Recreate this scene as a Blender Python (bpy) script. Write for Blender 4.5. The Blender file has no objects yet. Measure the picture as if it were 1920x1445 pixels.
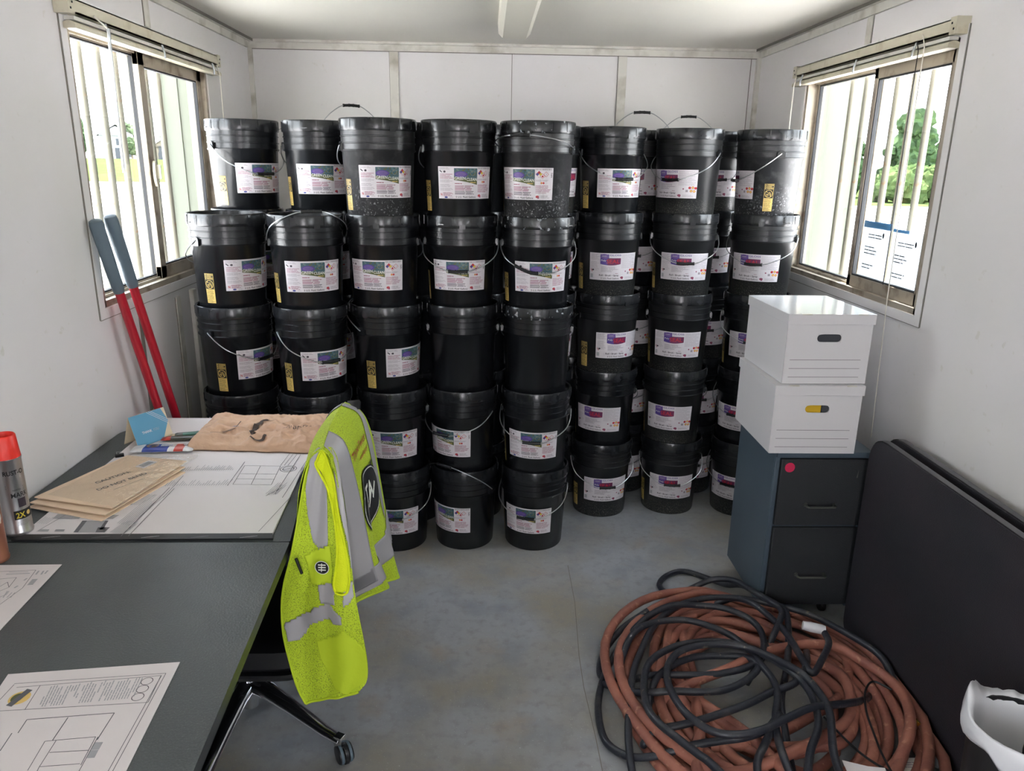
import bpy, bmesh, math, random
from math import sin, cos, pi, radians, sqrt, atan2
from mathutils import Vector, Matrix, noise
random.seed(11)
scene = bpy.context.scene
col = scene.collection

# ---------------------------------------------------------------- camera
def make_camera():
    h, yaw, pit, rol, f = 1.6773, .0363, .2852, .0158, 1413.65
    cy, sy, cp, sp = cos(yaw), sin(yaw), cos(pit), sin(pit)
    F = Vector((sy*cp, cy*cp, -sp)); R = Vector((cy, -sy, 0)); U = R.cross(F)
    cr, sr = cos(rol), sin(rol)
    R2 = R*cr + U*sr; U2 = U*cr - R*sr
    cam = bpy.data.cameras.new('camera'); o = bpy.data.objects.new('camera', cam); col.objects.link(o)
    cam.sensor_fit = 'HORIZONTAL'; cam.sensor_width = 36; cam.lens = 36*f/1920
    cam.clip_start = .02; cam.clip_end = 600
    m = Matrix(((R2.x, U2.x, -F.x, 0), (R2.y, U2.y, -F.y, 0), (R2.z, U2.z, -F.z, h), (0, 0, 0, 1)))
    o.matrix_world = m
    scene.camera = o
make_camera()

# ---------------------------------------------------------------- light and exposure
vs = scene.view_settings
vs.view_transform = 'Standard'; vs.look = 'None'; vs.gamma = 1.0; vs.exposure = 1.3; vs.use_curve_mapping = False
wd = bpy.data.worlds.new('sky'); scene.world = wd; wd.use_nodes = True
nt = wd.node_tree; nt.nodes.clear()
wo = nt.nodes.new('ShaderNodeOutputWorld'); bg = nt.nodes.new('ShaderNodeBackground')
tc = nt.nodes.new('ShaderNodeTexCoord'); sx = nt.nodes.new('ShaderNodeSeparateXYZ'); rp = nt.nodes.new('ShaderNodeValToRGB')
nt.links.new(tc.outputs['Generated'], sx.inputs[0]); nt.links.new(sx.outputs['Z'], rp.inputs[0])
rp.color_ramp.elements[0].position = 0.0; rp.color_ramp.elements[0].color = (.95, .95, 1.0, 1)
rp.color_ramp.elements[1].position = .6; rp.color_ramp.elements[1].color = (.82, .87, 1.0, 1)
nt.links.new(rp.outputs[0], bg.inputs[0]); bg.inputs[1].default_value = 6
nt.links.new(bg.outputs[0], wo.inputs[0])
def add_light(name, kind, loc, rot, energy, color=(1, 1, 1), **kw):
    l = bpy.data.lights.new(name, kind); l.energy = energy; l.color = color
    for k, v in kw.items(): setattr(l, k, v)
    o = bpy.data.objects.new(name, l); col.objects.link(o); o.location = loc; o.rotation_euler = rot
    return o
sun = add_light('sun', 'SUN', (0, 0, 10), (0, 0, 0), 26, (1, .93, .90), angle=.01)
sun.rotation_euler = Vector((-.10, -.62, -1.0)).to_track_quat('-Z', 'Y').to_euler()
def portal(name, loc, rot, sx_, sy_):
    o = add_light(name, 'AREA', loc, rot, 1, shape='RECTANGLE', size=sx_, size_y=sy_)
    o.data.cycles.is_portal = True
portal('window_light_left', (-1.43, 3.2, 1.63), (0, radians(-90), 0), .95, 1.3)
portal('window_light_right', (1.64, 3.2, 1.63), (0, radians(90), 0), .95, 1.3)
portal('window_light_left', (-1.43, -1.2, 1.63), (0, radians(-90), 0), .95, 1.3)  # sky portal at an unseen rear window added for light
portal('window_light_right', (1.64, -1.2, 1.63), (0, radians(90), 0), .95, 1.3)  # same on the right: added rear window, out of view
portal('added_opening_portal', (-.1, -2.62, 1.05), (radians(90), 0, 0), .4, 2.1)  # sky portal at the unseen rear opening added to light the room

# measured layout of printed sheets and the vest (metres)
PL_LINES = [[[[-0.5588,2.0391],[-0.5918,1.8048]],0.0015],[[[-0.579,2.24],[-0.5588,2.0391]],0.0015],[[[-0.7643,2.2542],[-0.6507,2.2502],[-0.64,2.1045],[-0.7546,2.1069],[-0.7643,2.2542]],0.0015],[[[-0.758,2.1877],[-0.6439,2.1852]],0.0015],[[[-0.7567,2.148],[-0.6412,2.1456]],0.0015],[[[-0.714,2.2499],[-0.7004,2.107]],0.0015],[[[-0.5787,2.3419],[-0.584,2.0139]],0.0015],[[[-0.6106,2.3499],[-0.6117,2.0391]],0.0015],[[[-0.6358,2.3547],[-0.6403,2.2549]],0.0015],[[[-0.623,2.3515],[-0.6288,2.2549]],0.0015],[[[-0.6486,2.3579],[-0.6519,2.2548]],0.0015],[[[-0.916,2.0773],[-0.9157,1.7804]],0.002],[[[-0.9319,2.0838],[-0.9342,1.7804]],0.002],[[[-0.7736,2.285],[-0.7678,2.0975]],0.002],[[[-1.1608,1.8062],[-1.1129,2.0134]],0.0015],[[[-0.9257,2.1727],[-0.9221,2.0136]],0.0015],[[[-0.6022,2.0845],[-0.6345,2.0264]],0.0015]]
PL_DASH = [[[[-0.9534,2.2087],[-0.9539,2.227]],0.004],[[[-0.947,2.209],[-0.9477,2.2391]],0.004],[[[-0.9406,2.2093],[-0.9411,2.2327]],0.004],[[[-0.9342,2.2096],[-0.9348,2.242]],0.004],[[[-0.9278,2.2099],[-0.9283,2.2432]],0.004],[[[-0.9214,2.2102],[-0.9216,2.2221]],0.004],[[[-0.915,2.2106],[-0.9151,2.2205]],0.004],[[[-0.9086,2.2109],[-0.9089,2.2524]],0.004],[[[-0.9022,2.2112],[-0.9022,2.2305]],0.004],[[[-0.8957,2.2115],[-0.8958,2.2298]],0.004],[[[-0.8893,2.2119],[-0.8893,2.2595]],0.004],[[[-0.8829,2.2122],[-0.8828,2.2395]],0.004],[[[-0.8764,2.2125],[-0.8762,2.254]],0.004],[[[-0.87,2.2128],[-0.8698,2.2404]],0.004],[[[-0.8636,2.2131],[-0.8632,2.247]],0.004],[[[-0.8571,2.2135],[-0.8569,2.2286]],0.004],[[[-0.8507,2.2138],[-0.8501,2.2475]],0.004],[[[-0.8442,2.2141],[-0.8434,2.2569]],0.004],[[[-0.8378,2.2144],[-0.8371,2.2439]],0.004],[[[-0.8313,2.2147],[-0.8304,2.2527]],0.004],[[[-0.8249,2.2151],[-0.8239,2.2503]],0.004],[[[-0.8184,2.2154],[-0.8181,2.2273]],0.004],[[[-0.8119,2.2157],[-0.8107,2.2543]],0.004],[[[-0.8055,2.216],[-0.8044,2.2482]],0.004],[[[-0.799,2.2164],[-0.7982,2.2373]],0.004],[[[-0.7925,2.2167],[-0.7921,2.2273]],0.004],[[[-0.9579,2.1984],[-0.9568,2.1994]],0.004],[[[-0.9524,2.1987],[-0.9515,2.1995]],0.004],[[[-0.9469,2.1989],[-0.9458,2.1998]],0.004],[[[-0.9414,2.1991],[-0.9402,2.2001]],0.004],[[[-0.9358,2.1993],[-0.9348,2.2002]],0.004],[[[-0.9303,2.1996],[-0.9292,2.2005]],0.004],[[[-0.9248,2.1998],[-0.9239,2.2005]],0.004],[[[-0.9193,2.2],[-0.9182,2.2009]],0.004],[[[-0.9137,2.2002],[-0.9128,2.201]],0.004],[[[-0.9082,2.2004],[-0.907,2.2014]],0.004],[[[-0.9027,2.2007],[-0.9015,2.2016]],0.004],[[[-0.8971,2.2009],[-0.8964,2.2015]],0.004],[[[-0.8916,2.2011],[-0.8909,2.2018]],0.004],[[[-0.8861,2.2013],[-0.8853,2.202]],0.004],[[[-0.8805,2.2016],[-0.8793,2.2026]],0.004],[[[-0.875,2.2018],[-0.8741,2.2026]],0.004],[[[-0.8695,2.202],[-0.8684,2.2029]],0.004],[[[-0.8639,2.2022],[-0.8631,2.2029]],0.004],[[[-0.8584,2.2025],[-0.8574,2.2033]],0.004],[[[-0.8528,2.2027],[-0.8519,2.2034]],0.004],[[[-0.8473,2.2029],[-0.8464,2.2036]],0.004],[[[-0.8417,2.2031],[-0.8407,2.204]],0.004],[[[-0.8362,2.2033],[-0.8352,2.2042]],0.004],[[[-0.8306,2.2036],[-0.8294,2.2046]],0.004],[[[-0.825,2.2038],[-0.824,2.2047]],0.004],[[[-0.8195,2.204],[-0.8183,2.205]],0.004],[[[-0.8139,2.2042],[-0.8128,2.2052]],0.004],[[[-0.8084,2.2045],[-0.8071,2.2055]],0.004],[[[-0.8028,2.2047],[-0.8017,2.2056]],0.004],[[[-0.7972,2.2049],[-0.7964,2.2056]],0.004],[[[-0.9495,2.0944],[-0.9505,2.1328]],0.004],[[[-0.9429,2.0946],[-0.9438,2.1367]],0.004],[[[-0.9362,2.0949],[-0.937,2.1349]],0.004],[[[-0.9296,2.0952],[-0.93,2.1234]],0.004],[[[-0.9229,2.0954],[-0.9234,2.1287]],0.004],[[[-0.9163,2.0957],[-0.9164,2.1115]],0.004],[[[-0.9096,2.096],[-0.9099,2.1334]],0.004],[[[-0.9029,2.0962],[-0.9031,2.1246]],0.004],[[[-0.8963,2.0965],[-0.8963,2.1149]],0.004],[[[-0.8896,2.0967],[-0.8896,2.1075]],0.004],[[[-0.8829,2.097],[-0.8828,2.1353]],0.004],[[[-0.8763,2.0973],[-0.876,2.1404]],0.004],[[[-0.8696,2.0975],[-0.8695,2.1091]],0.004],[[[-0.8629,2.0978],[-0.8625,2.1342]],0.004],[[[-0.8562,2.098],[-0.8559,2.1208]],0.004],[[[-0.8496,2.0983],[-0.8493,2.1121]],0.004],[[[-0.8429,2.0986],[-0.8425,2.1173]],0.004],[[[-0.8362,2.0988],[-0.8354,2.1342]],0.004],[[[-0.8295,2.0991],[-0.8285,2.1382]],0.004],[[[-0.8228,2.0994],[-0.8225,2.1095]],0.004],[[[-0.8161,2.0996],[-0.8151,2.1296]],0.004],[[[-0.8094,2.0999],[-0.809,2.11]],0.004],[[[-0.8027,2.1002],[-0.8014,2.1338]],0.004],[[[-0.796,2.1004],[-0.7952,2.1205]],0.004],[[[-0.7893,2.1007],[-0.7876,2.1401]],0.004],[[[-0.7826,2.1009],[-0.7806,2.1439]],0.004],[[[-0.7759,2.1012],[-0.7746,2.1274]],0.004],[[[-0.7691,2.1015],[-0.7669,2.1451]],0.004],[[[-0.957,2.0864],[-0.9562,2.0871]],0.004],[[[-0.951,2.0866],[-0.9503,2.0871]],0.004],[[[-0.945,2.0867],[-0.9441,2.0875]],0.004],[[[-0.9391,2.0868],[-0.9384,2.0874]],0.004],[[[-0.9331,2.087],[-0.9323,2.0876]],0.004],[[[-0.9271,2.0871],[-0.9263,2.0878]],0.004],[[[-0.9211,2.0873],[-0.9202,2.088]],0.004],[[[-0.9151,2.0874],[-0.9144,2.088]],0.004],[[[-0.9092,2.0875],[-0.9085,2.0881]],0.004],[[[-0.9032,2.0877],[-0.9021,2.0886]],0.004],[[[-0.8972,2.0878],[-0.8964,2.0885]],0.004],[[[-0.8912,2.088],[-0.8901,2.0889]],0.004],[[[-0.8852,2.0881],[-0.8841,2.089]],0.004],[[[-0.8792,2.0883],[-0.8784,2.0889]],0.004],[[[-0.8732,2.0884],[-0.8723,2.0891]],0.004],[[[-0.8672,2.0885],[-0.8663,2.0893]],0.004],[[[-0.8612,2.0887],[-0.8602,2.0895]],0.004],[[[-0.8552,2.0888],[-0.8543,2.0896]],0.004],[[[-0.8492,2.089],[-0.8483,2.0897]],0.004],[[[-0.8432,2.0891],[-0.8422,2.0899]],0.004],[[[-0.8372,2.0892],[-0.8361,2.0901]],0.004],[[[-0.8312,2.0894],[-0.8303,2.0901]],0.004],[[[-0.8252,2.0895],[-0.8243,2.0902]],0.004],[[[-0.8192,2.0897],[-0.8182,2.0905]],0.004],[[[-0.8132,2.0898],[-0.8124,2.0904]],0.004],[[[-0.8072,2.0899],[-0.8063,2.0906]],0.004],[[[-0.8011,2.0901],[-0.8,2.091]],0.004],[[[-0.7951,2.0902],[-0.7942,2.091]],0.004],[[[-0.7891,2.0904],[-0.7881,2.0911]],0.004],[[[-0.7831,2.0905],[-0.7824,2.0911]],0.004],[[[-0.7771,2.0907],[-0.7762,2.0914]],0.004],[[[-0.771,2.0908],[-0.77,2.0916]],0.004],[[[-0.9768,1.8527],[-0.9643,1.9977]],0.003],[[[-0.9711,1.8505],[-0.9545,2.0351]],0.003],[[[-0.9653,1.8484],[-0.9482,2.0337]],0.003],[[[-0.9595,1.8462],[-0.9455,1.993]],0.003],[[[-0.9538,1.8441],[-0.9357,2.0284]],0.003],[[[-0.9481,1.842],[-0.9306,2.0151]],0.003],[[[-0.9423,1.8399],[-0.9229,2.0269]],0.003],[[[-0.9715,1.8006],[-0.9605,1.8595]],0.003],[[[-0.9668,1.7996],[-0.9542,1.8664]],0.003],[[[-0.9621,1.7986],[-0.9492,1.866]],0.003],[[[-0.9574,1.7975],[-0.9475,1.8488]],0.003],[[[-0.9528,1.7965],[-0.9425,1.8486]],0.003],[[[-0.9481,1.7955],[-0.935,1.8614]],0.003],[[[-0.9434,1.7945],[-0.9289,1.8668]],0.003],[[[-0.9388,1.7935],[-0.9273,1.8497]],0.003],[[[-0.9341,1.7924],[-0.9216,1.8532]],0.003],[[[-0.9884,1.9651],[-0.9714,2.0404]],0.003],[[[-0.9834,1.9651],[-0.9678,2.0332]],0.003],[[[-0.9783,1.9651],[-0.9623,2.0344]],0.003],[[[-0.9733,1.9651],[-0.9575,2.033]],0.003],[[[-0.9682,1.9651],[-0.9519,2.0345]],0.003],[[[-1.187,1.853],[-1.1828,1.8911]],0.003],[[[-1.1807,1.8519],[-1.1769,1.8861]],0.003],[[[-1.1744,1.8509],[-1.1703,1.886]],0.003],[[[-1.1681,1.8498],[-1.1633,1.8901]],0.003],[[[-1.1618,1.8487],[-1.1581,1.8792]],0.003],[[[-0.6381,2.039],[-0.6223,2.1194]],0.003],[[[-0.6324,2.0378],[-0.6156,2.1228]],0.003],[[[-0.6268,2.0365],[-0.6122,2.1093]],0.003],[[[-0.6212,2.0353],[-0.6069,2.1055]],0.003],[[[-0.6156,2.034],[-0.5977,2.1207]],0.003],[[[-0.61,2.0327],[-0.5952,2.1033]],0.003]]
PL_BLK = [[[-1.0602,1.8008],[-1.073,1.8678],[-1.0079,1.8678],[-0.9972,1.8007]],[[-1.1611,1.8799],[-1.1615,1.9076],[-1.0894,1.9053],[-1.0905,1.8787]],[[-1.0663,1.8787],[-1.0673,1.9052],[-0.9946,1.9018],[-1.0009,1.8786]],[[-1.1584,1.8062],[-1.1606,1.8184],[-1.1348,1.8184],[-1.1319,1.8061]],[[-1.1165,1.8061],[-1.1184,1.8184],[-1.095,1.8183],[-1.0922,1.806]]]
PL_DARK = [[[-1.0648,1.8009],[-1.0754,1.8678],[-1.0633,1.8678],[-1.0532,1.8008]],[[-1.007,1.816],[-1.0152,1.8678],[-1.007,1.8677],[-0.9975,1.816]],[[-1.0089,1.8007],[-1.0159,1.8295],[-0.9851,1.8295],[-0.9855,1.8007]],[[-0.9996,1.9675],[-1.0008,1.9988],[-0.9895,1.9963],[-0.9909,1.9651]]]
PL_CIRC = [-0.6203,2.2278]
P2_SHEET = [[-0.8961,1.2391],[-0.5896,1.2721],[-0.5682,0.9894],[-0.8263,0.9455],[-0.8542,0.9865]]
P2_LINES = [[[[-0.8684,1.2113],[-0.6029,1.238],[-0.5891,0.9897]],0.0012],[[[-0.8582,1.2008],[-0.6086,1.2315],[-0.5964,0.9929]],0.0012],[[[-0.8624,1.1377],[-0.6021,1.1573]],0.0012],[[[-0.8672,1.2092],[-0.8685,1.1435]],0.0012],[[[-0.8184,1.2065],[-0.8089,1.1408]],0.0012],[[[-0.6021,1.1573],[-0.6091,1.2294]],0.0012],[[[-0.7874,1.084],[-0.791,1.1163],[-0.6491,1.131],[-0.6473,1.0664]],0.0016],[[[-0.7236,1.1208],[-0.7205,1.0658]],0.0016],[[[-0.7205,1.0658],[-0.6531,1.0734]],0.0012],[[[-0.6531,1.0734],[-0.6461,1.0107]],0.0012],[[[-0.6494,1.0733],[-0.642,0.9936]],0.0012],[[[-0.7319,1.0642],[-0.7239,1.001]],0.0012],[[[-0.7319,1.0642],[-0.7205,1.0658]],0.0012],[[[-0.7144,1.0657],[-0.7097,1.007]],0.0012],[[[-0.7108,1.0389],[-0.6503,1.0429]],0.0012],[[[-0.7094,1.0085],[-0.6489,1.0139]],0.0012],[[[-0.7097,1.007],[-0.708,0.9977]],0.0012],[[[-0.7925,1.0434],[-0.7974,1.0841]],0.0016],[[[-0.7945,1.1754],[-0.7929,1.1684]],0.0022],[[[-0.7926,1.1672],[-0.7895,1.154]],0.0022],[[[-0.796,1.2028],[-0.7938,1.1936]],0.0022],[[[-0.7936,1.1924],[-0.7912,1.182]],0.0022],[[[-0.7909,1.1808],[-0.7894,1.174]],0.0022],[[[-0.7891,1.1728],[-0.7862,1.1601]],0.0022],[[[-0.7859,1.1589],[-0.7836,1.1488]],0.0022],[[[-0.7916,1.2053],[-0.7889,1.1935]],0.0022],[[[-0.7887,1.1923],[-0.7853,1.1772]],0.0022],[[[-0.785,1.176],[-0.7834,1.1691]],0.0022],[[[-0.7832,1.1679],[-0.7799,1.1533]],0.0022],[[[-0.7796,1.1521],[-0.779,1.1493]],0.0022],[[[-0.7868,1.2059],[-0.7849,1.1972]],0.0022],[[[-0.7846,1.196],[-0.7828,1.1877]],0.0022],[[[-0.7825,1.1866],[-0.7803,1.1765]],0.0022],[[[-0.78,1.1754],[-0.7778,1.1655]],0.0022],[[[-0.7776,1.1644],[-0.7761,1.1579]],0.0022],[[[-0.7805,1.1993],[-0.7769,1.183]],0.0022],[[[-0.7766,1.1818],[-0.7744,1.1716]],0.0022],[[[-0.7741,1.1705],[-0.7706,1.1543]],0.0022],[[[-0.7703,1.1532],[-0.7698,1.1506]],0.0022],[[[-0.7762,1.2025],[-0.7737,1.1909]],0.0022],[[[-0.7735,1.1897],[-0.7715,1.1806]],0.0022],[[[-0.7713,1.1794],[-0.7701,1.1739]],0.0022],[[[-0.7698,1.1727],[-0.768,1.1645]],0.0022],[[[-0.7678,1.1633],[-0.7667,1.1582]],0.0022],[[[-0.7664,1.1571],[-0.7652,1.1513]],0.0022],[[[-0.7664,1.1794],[-0.763,1.1634]],0.0022],[[[-0.7628,1.1622],[-0.7606,1.1519]],0.0022],[[[-0.7666,1.2031],[-0.7651,1.196]],0.0022],[[[-0.7648,1.1948],[-0.762,1.1815]],0.0022],[[[-0.7618,1.1803],[-0.7597,1.1704]],0.0022],[[[-0.7595,1.1692],[-0.7569,1.157]],0.0022],[[[-0.7567,1.1558],[-0.756,1.1525]],0.0022],[[[-0.7623,1.2062],[-0.7592,1.1911]],0.0022],[[[-0.7589,1.1899],[-0.7574,1.1827]],0.0022],[[[-0.7572,1.1815],[-0.7541,1.1664]],0.0022],[[[-0.7538,1.1653],[-0.7514,1.1532]],0.0022],[[[-0.7569,1.204],[-0.7537,1.1883]],0.0022],[[[-0.7524,1.2063],[-0.7492,1.1901]],0.0022],[[[-0.7483,1.2102],[-0.7466,1.2018]],0.0022],[[[-0.7464,1.2006],[-0.7444,1.1902]],0.0022],[[[-0.7441,1.1891],[-0.7412,1.1743]],0.0022],[[[-0.7382,1.1834],[-0.7371,1.178]],0.0022],[[[-0.7369,1.1769],[-0.7357,1.1706]],0.0022],[[[-0.7374,1.2052],[-0.7344,1.1891]],0.0022],[[[-0.7334,1.2102],[-0.7317,1.2011]],0.0022],[[[-0.7315,1.1999],[-0.7298,1.1905]],0.0022],[[[-0.7296,1.1894],[-0.7273,1.1771]],0.0022],[[[-0.7271,1.1759],[-0.7257,1.1688]],0.0022],[[[-0.7255,1.1677],[-0.7244,1.1615]],0.0022],[[[-0.7242,1.1604],[-0.7236,1.157]],0.0022],[[[-0.7293,1.2148],[-0.728,1.2075]],0.0022],[[[-0.7278,1.2063],[-0.7254,1.1935]],0.0022],[[[-0.7252,1.1923],[-0.7234,1.1826]],0.0022],[[[-0.7232,1.1814],[-0.7209,1.1688]],0.0022],[[[-0.7207,1.1677],[-0.719,1.1584]],0.0022],[[[-0.7234,1.2098],[-0.7216,1.1993]],0.0022],[[[-0.7214,1.1981],[-0.7194,1.1873]],0.0022],[[[-0.7192,1.1861],[-0.7172,1.1746]],0.0022],[[[-0.7169,1.1734],[-0.716,1.1679]],0.0022],[[[-0.7157,1.1667],[-0.7142,1.1583]],0.0022],[[[-0.7182,1.2083],[-0.7165,1.1985]],0.0022],[[[-0.7163,1.1973],[-0.7137,1.1823]],0.0022],[[[-0.7135,1.1811],[-0.7116,1.1705]],0.0022],[[[-0.7114,1.1693],[-0.7096,1.159]],0.0022],[[[-0.7097,1.1875],[-0.7069,1.1714]],0.0022],[[[-0.7067,1.1702],[-0.7049,1.1596]],0.0022],[[[-0.7092,1.2132],[-0.7081,1.2069]],0.0022],[[[-0.7079,1.2057],[-0.7071,1.2008]],0.0022],[[[-0.7069,1.1996],[-0.7044,1.1847]],0.0022],[[[-0.705,1.2182],[-0.704,1.212]],0.0022],[[[-0.7038,1.2107],[-0.7026,1.2035]],0.0022],[[[-0.699,1.212],[-0.698,1.2055]],0.0022],[[[-0.6978,1.2043],[-0.6956,1.1906]],0.0022],[[[-0.6954,1.1894],[-0.6926,1.1724]],0.0022],[[[-0.6925,1.1713],[-0.6909,1.1616]],0.0022],[[[-0.6943,1.2134],[-0.6924,1.2017]],0.0022],[[[-0.6923,1.2005],[-0.6913,1.1943]],0.0022],[[[-0.6911,1.1931],[-0.6884,1.1762]],0.0022],[[[-0.6901,1.2182],[-0.6881,1.2057]],0.0022],[[[-0.688,1.2045],[-0.6867,1.1965]],0.0022],[[[-0.6865,1.1953],[-0.6853,1.1872]],0.0022],[[[-0.6851,1.1861],[-0.6829,1.1717]],0.0022],[[[-0.6827,1.1705],[-0.6815,1.1629]],0.0022],[[[-0.681,1.1915],[-0.6796,1.1822]],0.0022],[[[-0.6795,1.1811],[-0.6786,1.1753]],0.0022],[[[-0.6784,1.1742],[-0.6768,1.1635]],0.0022],[[[-0.6797,1.2157],[-0.6787,1.2086]],0.0022],[[[-0.6785,1.2074],[-0.6763,1.1926]],0.0022],[[[-0.6761,1.1914],[-0.6744,1.18]],0.0022],[[[-0.6743,1.1788],[-0.6723,1.1659]],0.0022],[[[-0.6722,1.1648],[-0.6721,1.1642]],0.0022],[[[-0.6749,1.2164],[-0.6724,1.1993]],0.0022],[[[-0.6722,1.1981],[-0.6707,1.1875]],0.0022],[[[-0.6705,1.1863],[-0.6695,1.1792]],0.0022],[[[-0.6693,1.178],[-0.6682,1.1708]],0.0022],[[[-0.6681,1.1696],[-0.6674,1.1648]],0.0022],[[[-0.67,1.2176],[-0.6675,1.2]],0.0022],[[[-0.6674,1.1988],[-0.6654,1.1848]],0.0022],[[[-0.6652,1.1836],[-0.663,1.168]],0.0022],[[[-0.6628,1.1668],[-0.6627,1.1655]],0.0022],[[[-0.666,1.2246],[-0.6644,1.2131]],0.0022],[[[-0.6643,1.2119],[-0.6633,1.2047]],0.0022],[[[-0.6631,1.2035],[-0.6618,1.1944]],0.0022],[[[-0.6617,1.1932],[-0.6608,1.1866]],0.0022],[[[-0.6606,1.1854],[-0.6591,1.1745]],0.0022],[[[-0.6589,1.1734],[-0.6579,1.1661]],0.0022],[[[-0.6601,1.2179],[-0.6584,1.2055]],0.0022],[[[-0.6583,1.2042],[-0.6563,1.1899]],0.0022],[[[-0.6562,1.1887],[-0.6548,1.1788]],0.0022],[[[-0.6547,1.1777],[-0.6532,1.1668]],0.0022],[[[-0.6522,1.1956],[-0.6512,1.1879]],0.0022],[[[-0.651,1.1867],[-0.6492,1.1727]],0.0022],[[[-0.649,1.1716],[-0.6485,1.1674]],0.0022],[[[-0.651,1.2247],[-0.65,1.2171]],0.0022],[[[-0.6498,1.2159],[-0.6489,1.2085]],0.0022],[[[-0.6487,1.2072],[-0.6467,1.1911]],0.0022],[[[-0.6465,1.1899],[-0.6455,1.1818]],0.0022],[[[-0.6453,1.1807],[-0.6442,1.172]],0.0022],[[[-0.6441,1.1708],[-0.6437,1.1681]],0.0022],[[[-0.6462,1.2268],[-0.6442,1.2105]],0.0022],[[[-0.644,1.2093],[-0.6428,1.1997]],0.0022],[[[-0.6427,1.1985],[-0.641,1.1848]],0.0022],[[[-0.641,1.2252],[-0.6397,1.2143]],0.0022],[[[-0.6395,1.2131],[-0.6386,1.2054]],0.0022],[[[-0.6384,1.2042],[-0.6363,1.1868]],0.0022],[[[-0.6362,1.1856],[-0.6348,1.1739]],0.0022]]
P2_CIRC = [[-0.6287,1.2155],[-0.6276,1.1937],[-0.6265,1.1722]]
P2_LOGO = [-0.8362,1.1722]
P2_BLK = [[[-0.6481,1.0606],[-0.6349,1.0611],[-0.6336,1.0443],[-0.6458,1.0435]],[[-0.646,1.0429],[-0.6338,1.0437],[-0.6321,1.0263],[-0.6441,1.0256]]]
P1_SHEET = [[-1.3,1.6405],[-1.0123,1.646],[-0.9966,1.3801],[-0.9986,1.1983]]
P1_LINES = [[[[-1.1373,1.613],[-1.0584,1.6194],[-1.044,1.5407],[-1.0534,1.4744]],0.0012],[[[-1.1171,1.5796],[-1.0837,1.586],[-1.0758,1.5441]],0.0012],[[[-1.1163,1.6008],[-1.0638,1.6045]],0.003],[[[-1.1151,1.6102],[-1.0711,1.6113]],0.002],[[[-1.047,1.599],[-1.0496,1.6159]],0.004],[[[-1.035,1.599],[-1.0385,1.6158]],0.004],[[[-1.0283,1.6023],[-1.0296,1.6172]],0.004],[[[-1.0347,1.5533],[-1.0375,1.5791]],0.012],[[[-1.0714,1.5041],[-1.0638,1.5131],[-1.0665,1.5285]],0.002],[[[-1.0631,1.5011],[-1.0698,1.5285]],0.002],[[[-1.055,1.501],[-1.0562,1.5222]],0.002],[[[-1.0469,1.5009],[-1.0497,1.5222]],0.002],[[[-1.0592,1.5727],[-1.058,1.5825]],0.004],[[[-1.0623,1.5409],[-1.0595,1.5503]],0.004],[[[-1.0976,1.5474],[-1.0924,1.5665],[-1.0758,1.5441],[-1.0862,1.5286]],0.0012]]
VEST_F = [[[-0.4113,1.76,0.9994],[-0.4035,1.76,0.9995],[-0.3956,1.76,0.9995],[-0.3877,1.76,0.9995],[-0.3799,1.76,0.9995]],[[-0.4286,1.755,0.9759],[-0.4129,1.7538,0.9765],[-0.3972,1.7525,0.977],[-0.3816,1.7512,0.9776],[-0.366,1.75,0.9781]],[[-0.4429,1.75,0.9368],[-0.4223,1.7488,0.9373],[-0.4016,1.7475,0.9379],[-0.381,1.7462,0.9385],[-0.3604,1.745,0.939]],[[-0.4562,1.745,0.8742],[-0.4304,1.7425,0.8753],[-0.4048,1.74,0.8765],[-0.3791,1.7375,0.8777],[-0.3536,1.735,0.8788]],[[-0.4719,1.74,0.796],[-0.44,1.735,0.7985],[-0.4082,1.73,0.801],[-0.3765,1.725,0.8035],[-0.3451,1.72,0.806]],[[-0.4892,1.73,0.7191],[-0.4503,1.7225,0.7231],[-0.4118,1.715,0.7272],[-0.3735,1.7075,0.7313],[-0.3355,1.7,0.7353]],[[-0.5107,1.72,0.6412],[-0.4642,1.71,0.647],[-0.4181,1.7,0.6529],[-0.3725,1.69,0.6587],[-0.3273,1.68,0.6646]],[[-0.5149,1.7,0.5843],[-0.4641,1.6875,0.592],[-0.4138,1.675,0.5998],[-0.3642,1.6625,0.6076],[-0.3152,1.65,0.6154]],[[-0.5089,1.68,0.5197],[-0.4561,1.6675,0.5279],[-0.4039,1.655,0.5362],[-0.3523,1.6425,0.5445],[-0.3014,1.63,0.5528]],[[-0.4892,1.65,0.4624],[-0.4384,1.64,0.4694],[-0.3881,1.63,0.4763],[-0.3383,1.62,0.4833],[-0.289,1.61,0.4903]],[[-0.4707,1.63,0.4063],[-0.4251,1.6225,0.4156],[-0.3799,1.615,0.425],[-0.335,1.6075,0.4343],[-0.2906,1.6,0.4436]],[[-0.447,1.61,0.3694],[-0.4126,1.605,0.3815],[-0.3786,1.6,0.3935],[-0.3447,1.595,0.4054],[-0.3111,1.59,0.4173]]]
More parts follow.
